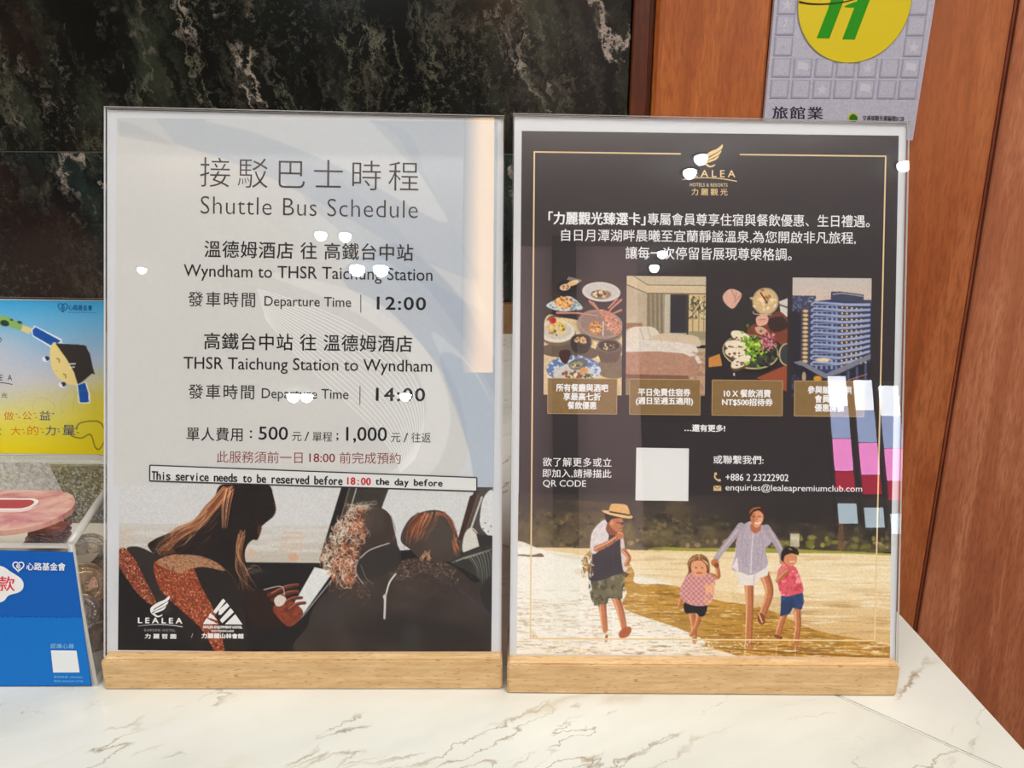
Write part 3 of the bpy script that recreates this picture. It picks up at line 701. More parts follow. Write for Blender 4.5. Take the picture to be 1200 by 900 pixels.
# ------------------------------------------------------------------ right poster: membership card
def member_poster():
    S = sheetR; pl = PR; BG = (50, 44, 46)
    c = Cv(608.3, 153.5, 1049, 766.5, .25); c.fill(BG)
    # sheet's own outline follows its slight taper
    q = [(608.3, 153.3), (1050.2, 154.3), (1046.5, 600), (609.2, 600)]
    shape(S, pl, q, BG, .00003, 'printed_background')
    beach_photo(S, pl)
    G = (226, 200, 150)
    for a in ([(795, 178.3), (623, 177.8)], [(623.3, 177), (624.6, 748.5)], [(624, 747.8), (1028, 746.2)], [(1028, 747), (1035, 178)], [(1035.8, 178.6), (864, 178.4)]):
        stroke(S, pl, a, 1.7, G, .00014)
    wing(S, pl, 820.5, 191, 23.5, (232, 200, 140))
    T = lambda *a, **k: text(S, pl, *a, **k); Wh = (236, 236, 236)
    T('LEALEA', 800, 859, 197, 205, (228, 200, 150), 0.01, 1.5)
    stroke(S, pl, [(797, 208.6), (812, 206.4), (828, 206), (844, 207), (861, 209.8)], .9, (222, 196, 146), .00012, sp=True, w2=1.3)
    T('HOTELS & RESORTS', 806, 850, 212.3, 216.3, (200, 184, 150), 0.01, 1.1)
    T('力麗觀光', 808, 850, 218.5, 226.5, (222, 194, 140), 0.01, 1.5)
    T('「力麗觀光臻選卡」', 641, 754, 247.6, 262.4, Wh, 0.02625)
    T('專屬會員尊享住宿與餐飲優惠、生日禮遇。', 757, 1017, 247.8, 262.2, Wh, 0.008125)
    T('自日月潭湖畔晨曦至宜蘭靜謐溫泉,為您開啟非凡旅程,', 656, 1001, 267.6, 282.3, Wh, 0.00625)
    T('讓每一次停留皆展現尊榮格調。', 731.5, 926, 287.4, 302.2, Wh, 0.00625)
    food_photo(S, pl); room_photo(S, pl); dish_photo(S, pl); tower_photo(S, pl)
    for (x0, x1, lines) in ((642, 723, [('所有餐廳與酒吧', 652, 712.5, 449, 458), ('享最高七折', 660.5, 704, 459.5, 468.3), ('餐飲優惠', 665.5, 699, 469.8, 478.6)]),
                            (738, 820.5, [('平日免費住宿券', 748, 809, 453.5, 462.2), ('(週日至週五適用)', 745.5, 812, 463.6, 473.4)]),
                            (834.5, 917, [('10 X 餐飲消費', 848.5, 903, 453.6, 462.6), ('NT$500招待券', 846.5, 905.5, 464, 473)]),
                            (931, 1012.5, [('參與飯店提供', 946.5, 998, 448.6, 457.6), ('會員專屬', 955, 989, 459, 468), ('優惠房價', 955, 989, 469.6, 478.5)])):
        g = Cv(x0, 442.8, x1, 484, .8); g.fill((134, 106, 66)); g.C += g.noise_at(g.X, g.Y, 2, 2)[..., None]*9
        g.build('gold_label', pl, S, .00018)
        frame(S, pl, x0, 442.8, x1, 484, .8, (176, 150, 106), .0002)
        for (tx, a, b, y0, y1) in lines: T(tx, a, b, y0, y1, Wh, .022, h=.00024)
    T('…還有更多!', 803, 850, 495.3, 503.4, Wh, 0.02375)
    T('欲了解更多或立', 637, 717.5, 535.5, 546, Wh, 0.00625, 1.1); T('即加入,請掃描此', 637, 717.5, 549, 559.2, Wh, 0.00625, 1.05); T('QR CODE', 637.5, 688, 562, 571, Wh, 0.00375)
    shape(S, pl, [(746.4, 523), (808, 523.3), (808, 585), (746, 584.8)], (222, 222, 220), .0002, 'blank_white_square')
    T('或聯繫我們:', 837, 895.5, 531, 541, Wh, 0.01)
    T('+886 2 23222902', 851.5, 925, 552.4, 560.6, Wh, 0.00625); T('enquiries@lealeapremiumclub.com', 851.5, 1011.5, 564.4, 574.3, Wh, 0.003125)
    Gd = (214, 184, 132)
    stroke(S, pl, [(839.4, 552.6), (838.6, 556), (841, 559.4), (844.6, 560.6)], 1.8, Gd, .00012, 'phone_icon', True)
    shape(S, pl, [(838, 551.4), (840.8, 551), (841.2, 554), (838.8, 554.6)], Gd, .00013, 'phone_icon'); shape(S, pl, [(842.6, 559), (845.4, 558.6), (846, 561.2), (843, 562)], Gd, .00013, 'phone_icon')
    shape(S, pl, [(837.3, 566.6), (846.4, 566.6), (846.4, 572.6), (837.3, 572.6)], Gd, .00012, 'mail_icon')
    stroke(S, pl, [(837.6, 567), (841.8, 570), (846.2, 567)], .8, (60, 50, 40), .00014, 'mail_icon')

def beach_photo(S, pl):
    c = Cv(608.8, 578, 1046.2, 766, 1.3); rg = np.random.RandomState(5); U = rg.uniform; x0, x1 = 608, 1048
    c.vgrad(570, 642, (50, 44, 46), (108, 94, 72)); c.tex(x0, 585, x1, 642, 30, 14, (110, 92, 62), .05, .5, .55); c.tex(x0, 600, x1, 642, 7, 5, (140, 122, 76), .12, .5, .6); c.tex(x0, 600, x1, 642, 6, 5, (40, 36, 30), .15, .5, .55)
    c.ell(950, 612, 130, 34, (40, 37, 38), .8, soft=.7); c.tex(800, 610, x1, 642, 6, 5, (108, 96, 60), .2, .6, .6)
    for i in range(26): x = U(740, 1046); c.ell(x, 634+U(-3, 4), U(2, 4.5), U(1.6, 3), (178, 146, 112), .75, soft=.4)
    for i in range(36): x = U(900, 1046); c.ell(x, 632+U(-6, 6), U(2, 5), U(2, 3.5), rg.choice([0, 1]) and (150, 146, 60) or (112, 110, 46), .8, soft=.5)
    c.poly([(760, 643), (778, 639), (812, 640), (900, 639), (960, 641), (1048, 644), (1048, 650), (760, 648)], (158, 156, 62), .95, True); c.rect(928, 622, 938.5, 637, (206, 200, 174))
    c.poly([(985, 610), (989, 600), (992, 640), (982, 640)], (110, 78, 56), .8)
    # sand, sea
    c.poly([(600, 641), (700, 641.5), (760, 643), (1050, 646), (1050, 770), (600, 770)], (226, 202, 156))
    c.vgrad(652, 770, (228, 210, 172), (206, 170, 112), 860, 1050)
    c.poly([(600, 643), (640, 644), (700, 652), (760, 662), (800, 690), (860, 730), (860, 770), (600, 770)], (232, 228, 216), .95, True)
    c.poly([(700, 648), (860, 646), (1050, 648), (1050, 690), (960, 700), (850, 690), (780, 680), (730, 664)], (230, 212, 174), .8, True)
    c.tex(x0, 648, x1, 766, 56, 3.4, (200, 168, 116), .15, .6, .5); c.tex(860, 648, x1, 766, 44, 3.4, (240, 232, 212), .1, .5, .55); c.tex(860, 690, x1, 766, 40, 2.8, (170, 132, 80), .2, .6, .55)
    wet = [(728, 652), (745, 668), (748, 682), (790, 684), (840, 700), (872, 705), (905, 712), (960, 735), (1048, 752), (1048, 768), (800, 768), (830, 752), (800, 735), (735, 712), (736, 690), (700, 678), (676, 668)]
    c.poly(wet, (180, 134, 52), .93, True, tex=(.12, 20, 5)); c.tex(672, 650, 1048, 768, 12, 1.6, (222, 194, 136), .2, .5, .8, wet); c.tex(720, 680, 1048, 768, 26, 2, (128, 86, 26), .22, .5, .6, wet)
    c.poly([(600, 650), (660, 652), (700, 676), (722, 700), (740, 726), (800, 748), (860, 770), (600, 770)], (236, 232, 222), .85, True)
    c.tex(608, 700, 830, 766, 9, 1.1, (170, 144, 108), .26, .6, .6); c.tex(608, 690, 720, 766, 14, 1.3, (196, 182, 156), .1, .5, .6)
    c.tex(608, 750, 1048, 766, 14, 1.6, (130, 94, 50), .2, .6, .55); c.tex(608, 748, 1048, 766, 10, 1.4, (240, 224, 190), .15, .5, .7)
    c.poly([(608, 649.5), (626, 650), (635, 648), (639, 650.5), (636, 652.5), (608, 651)], (112, 84, 60), .95, True)
    sk = (186, 116, 76); skd = (136, 76, 46); skl = (230, 176, 132)
    def limb(p, w0, w1, col=sk, hi=skl, dk=skd):
        w0 *= .96; w1 *= .92
        c.line(p, w0, col, 1, w1, True); c.line([(x-w0*.28, y) for x, y in p], w0*.28, hi, .75, w1*.25, True); c.line([(x+w0*.3, y) for x, y in p], w0*.25, dk, .6, w1*.25, True)
    for i in range(60):
        x = U(608, 1046); y = 622+U(-10, 14); c.ell(x, y, U(5, 13), U(4, 9), [(118, 104, 66), (92, 82, 56), (76, 66, 50), (140, 124, 80)][rg.randint(4)], .22 if x > 800 else .4, soft=.9)
    # man with the straw hat
    limb([(708, 702), (710, 722), (712, 738)], 11, 5.5); limb([(724, 698), (730, 716), (734, 734)], 11.5, 6)
    c.poly([(728, 741), (733, 735), (741, 733), (743, 738), (738, 745), (730, 746)], (168, 84, 46), 1, True); c.ell(714, 747, 5, 4, (238, 226, 206), .9, soft=.6); c.line([(714, 744), (713, 750)], 3, skd, .9)
    sh = [(694, 676), (733, 671), (732, 700), (716, 700), (714, 706), (699, 709)]
    c.poly(sh, (104, 100, 72)); c.tex(692, 670, 735, 710, 5, 8, (142, 138, 104), .0, .4, .8, sh); c.tex(692, 670, 735, 710, 4, 7, (64, 62, 44), .1, .4, .8, sh)
    c.poly([(692, 677), (696, 650), (706, 622), (722, 616), (731, 630), (732, 655), (735, 669), (722, 673), (706, 679)], (44, 44, 52), 1, True, tex=(.15, 8))
    c.line([(688, 660), (690, 652), (697, 644)], 6, (176, 142, 100), 1, 5, True); c.tex(683, 650, 700, 676, 2, 3, (90, 66, 40), .0, .3, .9, [(684, 654), (697, 648), (697, 674), (684, 675)])
    c.tex(683, 650, 700, 676, 2, 3, (236, 214, 170), .1, .4, .9, [(684, 654), (697, 648), (697, 674), (684, 675)])
    c.poly([(694, 644), (695, 625), (702, 614), (711, 608), (715, 618), (714, 634), (706, 642), (699, 648)], (214, 206, 208), 1, True, tex=(.07, 3))
    c.poly([(729, 624), (733, 632), (735, 650), (738, 664), (733, 668), (730, 650)], (212, 200, 196), 1, True)
    limb([(701, 642), (714, 636), (726, 628)], 7.5, 6); c.ell(728, 626, 5, 4.6, sk); c.line([(726, 623), (731, 624)], 1, skl); limb([(733, 644), (739, 652), (736, 660)], 6, 5.5)
    c.poly([(733, 668), (740, 671), (736, 676), (731, 672)], (90, 70, 44), .9)
    c.poly([(714, 612), (722, 616), (725, 624), (717, 626), (712, 620)], skd, 1, True); c.poly([(715, 605), (729, 606), (732, 610), (733.4, 614), (731.4, 616), (731, 620), (726, 622.5), (719, 618), (715, 612)], sk, 1, True); c.line([(724, 611), (732, 612)], .9, (50, 40, 38)); c.ell(731, 612.2, 1.9, 1.7, (64, 54, 52)); c.ell(718.6, 611.4, 2, 2.8, (212, 144, 104)); c.line([(728, 618), (731, 617.6)], .8, (120, 60, 44))
    c.poly([(711, 600), (722, 602), (730, 605), (719, 607), (714, 612), (711, 606)], (36, 28, 26), 1, True)
    c.poly([(716, 599), (717, 591), (721, 589), (734, 590), (738, 594), (739, 603), (728, 602)], (222, 176, 112), 1, True); c.poly([(707, 597), (716, 597.5), (730, 601), (742, 603), (741, 606), (729, 605), (713, 601)], (232, 190, 130), 1, True)
    c.line([(716.5, 598.6), (728, 600.4), (739, 602.4)], 1.8, (48, 36, 28), 1, sp=True)
    for p_ in ([(712, 640), (708, 656), (710, 672)], [(722, 632), (720, 650), (724, 670)]): c.line(p_, 2.4, (62, 62, 72), .5, 1.2, True)
    for p_ in ([(694, 640), (697, 624), (703, 615)], [(693, 676), (696, 652)]): c.line(p_, 1, (244, 226, 200), .75, .7, True)
    # small girl, curly hair and checked top
    c.poly([(809, 668), (808, 657), (814, 649), (823, 647), (831, 652), (834, 662), (832, 672), (824, 664), (814, 668), (812, 678), (805, 676)], (112, 72, 42), 1, True)
    for i in range(46):
        a = U(-2.9, .2); x = 821+11.5*math.cos(a); y = 660+12*math.sin(a); hx = -5*abs(U()) if x < 820 else 3*U()
        c.line([(821+5*math.cos(a), 654+5*math.sin(a)), (x, y), (x+hx, y+U(3, 14))], .9, [(216, 170, 110), (150, 100, 58), (84, 52, 30), (238, 200, 148)][rg.randint(4)], .85, .4, True)
    limb([(803, 690), (801, 700), (799, 708)], 6, 4)
    limb([(813, 715), (816, 732), (817, 750)], 9, 5); limb([(822, 716), (820, 728), (813, 742)], 8, 4.5); limb([(836, 672), (844, 673), (842, 660)], 6.5, 5)
    c.poly([(806, 703), (830, 705), (829, 718), (823, 720), (818, 716), (806, 716)], (34, 34, 38), 1, True)
    tp = [(799, 692), (806, 674), (814, 668), (828, 668), (840, 675), (839, 690), (836, 704), (822, 708), (806, 704)]
    c.poly(tp, (214, 160, 156), 1, True)
    for i in range(14):
        for j in range(14):
            if (i+j) % 2: c.tex(799+i*3, 668+j*3, 802+i*3, 671+j*3, 40, 40, (176, 108, 112), -2, -1.9, .7, tp)
    c.tex(828, 680, 840, 706, 4, 6, (240, 186, 120), -.1, .3, .7, tp)
    c.poly([(813, 657), (824, 655), (830, 662), (829, 671), (820, 674), (813, 668)], (222, 158, 118), 1, True); c.line([(819, 669), (825, 669)], 1.2, (130, 60, 50)); c.ell(818, 663, .9, .8, (70, 40, 30)); c.ell(825, 663, .9, .8, (70, 40, 30))
    # woman in the striped shirt
    limb([(880, 680), (881, 706), (880, 752)], 12.5, 5.5); limb([(898, 670), (904, 690), (898, 712), (893, 724)], 13, 6); c.ell(895, 722, 4.6, 7, skd, 1, -.3); c.line([(892, 716), (896, 726)], 1.4, skl)
    c.line([(879, 752), (884, 756)], 4, sk)
    so = [(868, 668), (903, 660), (902, 671), (889, 676), (886, 683), (868, 683)]
    c.poly(so, (222, 214, 208)); c.line([(887, 664), (886, 682)], 1, (170, 160, 160), .7)
    sht = [(878, 609), (888, 612), (900, 614), (906, 632), (899, 640), (902, 658), (892, 667), (880, 671), (872, 668), (860, 664), (864, 646), (866, 628), (868, 618)]
    c.poly(sht, (178, 166, 176), 1, True, tex=(.05, 2)); c.line([(870, 614), (858, 630), (846, 645), (841, 654)], 9, (170, 158, 168), 1, 6, True); c.line([(900, 616), (910, 630), (918, 645), (919, 655)], 9, (168, 156, 166), 1, 6.5, True)
    for i in range(9): c.line([(867+i*4.2, 618+i*.4), (864+i*4.4, 662)], .5, (140, 128, 146), .5)
    c.line([(885, 616), (883, 640), (882, 668)], 1.2, (226, 220, 224), .8, sp=True); c.poly([(860, 662), (866, 650), (868, 668)], (222, 214, 214))
    c.poly([(878, 609), (886, 616), (892, 612), (886, 606)], (200, 190, 196), 1)
    c.ell(840, 657, 4.6, 4.6, sk); c.ell(842, 660, 3, 3, skd); limb([(918, 654), (924, 660)], 5, 4)
    c.poly([(883, 610), (892, 610), (893, 618), (886, 622), (881, 616)], (176, 104, 68), 1, True); c.poly([(880.5, 597), (886, 592), (894, 594.5), (896.4, 603), (893.4, 611.5), (888, 615.5), (882.6, 610)], (218, 152, 112), 1, True); c.ell(893, 606, 2.4, 3, (232, 170, 128), .7, soft=.6); c.ell(884, 604, 3, 8, (176, 104, 66), .7, soft=.7); c.line([(886.4, 609.6), (889.5, 610.6), (892.6, 609)], 1.3, (240, 226, 214), sp=True); c.line([(883.4, 602.6), (886, 602.2)], .8, (70, 40, 30)); c.line([(890.4, 602.2), (893, 602.6)], .8, (70, 40, 30)); c.line([(888.6, 602), (888.8, 606)], .7, (160, 90, 60))
    c.poly([(879, 607), (877.4, 598), (881, 592), (888.5, 589.6), (896, 592), (899, 599), (898, 606), (896, 600), (891, 595.6), (885, 597), (881.6, 602)], (70, 40, 30), 1, True); [c.line([(879.5+i*.7, 599-i), (883+i*1.2, 593.4-i*.2), (891+i*.6, 591.6)], .6, (206, 150, 106), .7, sp=True) for i in range(4)]
    for p_ in ([(873, 622), (871, 640), (874, 662)], [(893, 622), (897, 640), (892, 660)], [(878, 634), (876, 650), (879, 666)], [(889, 640), (891, 652), (888, 664)]): c.line(p_, 1.5, (146, 132, 148), .45, .6, True)
    for p_ in ([(866, 618), (854, 634), (842, 650)], [(866, 628), (863, 646), (860, 662)], [(903, 618), (913, 632), (921, 648)]): c.line(p_, 1, (238, 214, 204), .7, .6, True)
    # child in the pink shirt
    limb([(922, 715), (918, 728), (914, 742)], 9.5, 5); limb([(937, 713), (938, 730), (935, 752)], 9.5, 5); c.line([(912, 742), (918, 744)], 4, skd); c.line([(933, 752), (937, 755)], 4, sk)
    jn = [(918, 695), (943, 689), (945, 702), (942, 711), (932, 709), (928, 716), (917, 719)]
    c.poly(jn, (44, 66, 108), 1, False, tex=(.25, 4)); c.line([(930, 697), (929, 712)], .8, (30, 44, 76), .8)
    ps = [(914, 668), (920, 658), (933, 660), (938, 668), (944, 688), (936, 693), (920, 695), (914, 682)]
    c.poly(ps, (214, 92, 104), 1, True); c.tex(912, 656, 946, 696, 4, 4, (240, 170, 172), .1, .4, .8, ps); c.tex(912, 656, 946, 696, 3, 3, (180, 50, 66), .1, .4, .7, ps)
    c.poly([(912, 676), (914, 664), (922, 659), (920, 672)], (216, 120, 122), 1); limb([(914, 677), (920, 670), (926, 665)], 6, 5)
    c.poly([(919, 645), (928, 642), (935, 646), (936, 654), (930, 660), (922, 656)], (206, 140, 98), 1, True); c.poly([(917, 650), (919, 641), (927, 637), (936, 640), (938, 647), (930, 645), (922, 648), (920, 655)], (40, 28, 24), 1, True); c.ell(928, 640, 2.6, 1, (150, 140, 140), .8, .4)
    c.line([(928, 655), (933, 654.5)], 1.1, (240, 220, 210))
    # splashes and reflections
    for i in range(130): x = rg.choice([817, 820, 880, 713])+rg.normal(0, 11); c.ell(x, 752+rg.normal(0, 5), .7, .6, (246, 236, 214), .8)
    for x, a in ((876, 1.4), (913, 1.2), (935, 1.2)): c.line([(x, 754), (x, 766)], a*1.4, (236, 208, 150), .6)
    c.line([(840, 756), (900, 760), (1048, 766)], 1.4, (110, 76, 26), .6, 2.4, True); c.line([(880, 751), (960, 756), (1048, 757)], 1, (120, 84, 30), .6, sp=True)
    c.grain(4)
    c.build('beach_photo', pl, S, .00006)

def food_photo(S, pl):
    c = Cv(637, 322.5, 728.5, 462, 1.5); rg = np.random.RandomState(9); U = rg.uniform
    c.fill((52, 42, 42)); c.vgrad(322, 370, (50, 40, 38), (40, 33, 32)); c.tex(637, 322, 729, 370, 30, 20, (74, 58, 48), 0, .5, .5)
    c.poly([(637, 376), (660, 372), (690, 378), (729, 390), (729, 462), (637, 462)], (214, 190, 146), 1, True, tex=(.1, 6)); c.poly([(700, 425), (729, 415), (729, 440), (706, 440)], (60, 48, 42), .6, True)
    c.poly([(637, 405), (668, 400), (700, 410), (690, 420), (640, 416)], (70, 56, 48), .8, True)
    def bowl(x, y, rx, ry, rim, ins, a=0.): c.ell(x+1, y+2.5, rx, ry, (30, 24, 22), .8, a, soft=.3); c.ell(x, y, rx, ry, rim, 1, a); c.ell(x, y-.3, rx*.86, ry*.82, ins, 1, a)
    def bits(x, y, rx, ry, cols, n, r=1.6):
        for i in range(n): a = U(0, 6.28); q = math.sqrt(U()); c.ell(x+rx*q*math.cos(a), y+ry*q*math.sin(a), U(.6, 1)*r, U(.5, .9)*r, cols[rg.randint(len(cols))], .95, U(0, 3))
    bowl(664, 336, 14, 9, (34, 32, 32), (24, 22, 22)); c.ell(661, 336, 6.5, 3.8, (216, 186, 150), 1, -.2); c.ell(670, 331, 7, 3, (226, 182, 128), 1, -.3); bits(662, 336, 4, 2, [(150, 76, 50)], 8, 1.2)
    for i in range(7): c.line([(664+i*2, 327+i*.5), (666+i*2.3, 324+i*.6)], .8, (230, 224, 214), .9)
    bowl(703.5, 341, 22.5, 11.5, (206, 200, 192), (196, 190, 184), .06); c.ell(703, 344, 12, 5.5, (120, 88, 58), .8); bits(703, 343, 9, 4, [(92, 66, 48), (232, 216, 180), (70, 56, 60), (206, 176, 126)], 34, 2.2)
    c.poly([(639, 358), (652, 350), (668, 347), (682, 360), (672, 363), (655, 364)], (196, 206, 206), 1, True); c.tex(638, 346, 684, 366, 3, 3, (90, 110, 130), .1, .4, .7, [(639, 358), (652, 350), (668, 347), (682, 360), (672, 363), (655, 364)])
    bits(660, 354, 10, 7, [(206, 124, 50), (232, 166, 84), (160, 78, 34), (236, 196, 120)], 70, 2)
    bowl(703, 379, 27, 17, (158, 132, 120), (140, 116, 106), .15)
    c.ell(697, 383, 8, 8, (196, 130, 72)); bits(697, 383, 7, 7, [(226, 176, 110), (120, 66, 36), (232, 196, 140)], 40, 1.3)
    c.poly([(702, 362), (716, 366), (727, 380), (724, 392), (716, 388), (706, 376)], (186, 128, 104), 1, True, tex=(.3, 2)); bits(716, 378, 8, 8, [(226, 176, 150), (130, 72, 56)], 30, 1.1)
    for p in ([(652, 366), (676, 366), (700, 369)], [(690, 352), (700, 362), (706, 368)], [(694, 354), (702, 364)], [(727, 350), (716, 360), (710, 368)], [(722, 349), (712, 360)], [(727, 362), (718, 366)]): c.line(p, 3, (170, 104, 86), 1, 1.6); c.line(p, 1, (220, 160, 140), .8)
    c.line([(706, 376), (706, 392)], 1.2, (232, 214, 190))
    c.ell(653, 391, 21, 14, (120, 98, 72)); c.ell(652, 388, 21, 13, (216, 208, 194)); c.ell(652, 387, 17, 10, (200, 190, 176)); bits(651, 384, 11, 8, [(222, 176, 40), (236, 206, 90), (206, 150, 120), (90, 110, 40), (230, 190, 160)], 60, 2.2); c.ell(647, 375, 4.2, 3.8, (178, 40, 32)); c.line([(641, 374), (646, 370), (656, 371)], 2.2, (92, 64, 54), .9, sp=True)
    bowl(680, 398, 12, 7.5, (62, 52, 50), (44, 36, 34)); c.poly([(669, 400), (691, 400), (687, 412), (673, 412)], (50, 42, 40), 1, True); bits(680, 398, 7, 3.6, [(206, 150, 96), (120, 80, 50), (226, 190, 140)], 18, 2)
    bowl(713, 404, 14, 8, (96, 84, 80), (60, 46, 40)); c.poly([(699, 405), (727, 405), (724, 420), (719, 424), (706, 424), (702, 418)], (106, 84, 70), 1, True)
    for i in range(9): c.line([(702+i*2.8, 411), (703.6+i*2.5, 422)], .7, (58, 44, 36), .8)
    c.ell(713, 404, 14, 8, (110, 96, 90)); c.ell(713, 404, 12, 6.4, (54, 42, 38)); bits(713, 405, 8, 4, [(150, 110, 76), (206, 180, 140), (70, 60, 40)], 24, 1.5)
    c.ell(672, 432, 32, 16, (92, 116, 160)); c.tex(638, 414, 706, 452, 3, 2.5, (216, 222, 232), .0, .3, .9, [(640, 432), (655, 418), (685, 417), (704, 432), (690, 448), (650, 448)]); c.ell(672, 438, 24, 12, (206, 202, 192), .9)
    c.poly([(655, 412), (661, 409), (668, 411), (667, 420), (662, 426), (656, 420)], (62, 30, 26), 1, True); c.ell(677, 426, 11, 6.5, (96, 102, 92), 1, -.2); c.ell(675, 427, 8, 4, (150, 140, 120), 1, -.2); bits(674, 428, 5, 2, [(210, 190, 150), (80, 66, 50)], 10, 1.6)
    bits(672, 438, 14, 4, [(206, 160, 110), (230, 220, 200), (92, 104, 50), (150, 70, 44)], 34, 2.4); c.ell(684, 434, 5, 4.5, (206, 150, 96)); bits(690, 440, 6, 3, [(70, 84, 34)], 20, 1.4)
    c.grain(4)
    c.build('food_photo', pl, S, .00012)

def room_photo(S, pl):
    c = Cv(733.2, 321.8, 826, 461.5, 1.5); c.fill((182, 164, 136))
    c.poly([(733, 322), (826, 322), (826, 332), (757, 332), (741, 322)], (196, 180, 154)); c.poly([(733, 322), (741, 322), (757, 332), (826, 332), (826, 342), (757, 342), (733, 332)], (206, 186, 152))
    c.line([(741, 322), (758, 332.3), (826, 332.3)], .9, (120, 104, 82)); c.line([(733, 332), (757, 342), (826, 342)], 1.1, (96, 82, 64))
    c.poly([(733, 333), (757, 343), (757, 384), (733, 384)], (186, 168, 142)); c.tex(733, 333, 757, 384, 12, 12, (204, 188, 160), 0, .5, .6)
    c.rect(757, 343, 784, 392, (142, 128, 104))
    for i in range(10): c.line([(759+i*2.5, 343), (760+i*2.5, 392)], 1, [(112, 98, 78), (176, 162, 134)][i % 2], .8)
    c.rect(778, 343, 784, 392, (190, 182, 162)); c.rect(784.5, 343, 804, 390, (52, 48, 54)); c.rect(804, 343, 826, 396, (204, 180, 134))
    c.rect(804, 343, 806, 396, (40, 34, 30)); c.tex(806, 345, 826, 372, 2.5, 2.5, (60, 66, 44), .0, .3, .9); c.tex(806, 345, 826, 372, 3, 3, (232, 220, 180), .2, .5, .9)
    for x in (811, 818, 824): c.line([(x, 345), (x, 396)], .8, (96, 66, 40), .8)
    c.line([(805, 372), (812, 366), (822, 352)], 1, (60, 40, 28), .9); c.rect(806, 386, 826, 396, (150, 140, 110)); c.rect(784, 388, 804, 390.5, (150, 146, 140))
    c.rect(733, 377, 752, 384, (150, 110, 78)); c.rect(816, 402, 826, 406, (40, 36, 34))
    pil = (216, 204, 188)
    c.poly([(733, 390), (738, 383), (750, 381), (765, 382), (772, 390), (768, 398), (733, 404)], pil, 1, True); c.line([(749, 383), (754, 397)], .8, (160, 146, 130), .8); c.line([(758, 382), (762, 394)], .8, (170, 154, 136), .7)
    c.poly([(760, 396), (775, 389), (812, 391), (820, 398), (818, 404), (790, 402), (758, 400)], (206, 186, 160), 1, True)
    c.poly([(733, 402), (760, 397), (800, 400), (815, 404), (818, 416), (815, 424), (733, 420)], (216, 206, 194), 1, True, tex=(.05, 3))
    c.poly([(733, 411), (770, 410), (800, 412), (814, 418), (820, 428), (812, 440), (733, 440)], (176, 134, 112), 1, False, tex=(.07, 3)); c.poly([(733, 437), (806, 438), (808, 442), (733, 442)], (126, 88, 74))
    c.poly([(812, 440), (820, 428), (826, 408), (826, 462), (808, 462)], (186, 150, 124)); c.rect(733, 442, 808, 462, (150, 124, 96)); c.tex(808, 410, 826, 462, 3, 3, (150, 112, 84), .0, .4, .7)
    c.grain(4)
    c.build('room_photo', pl, S, .00012)

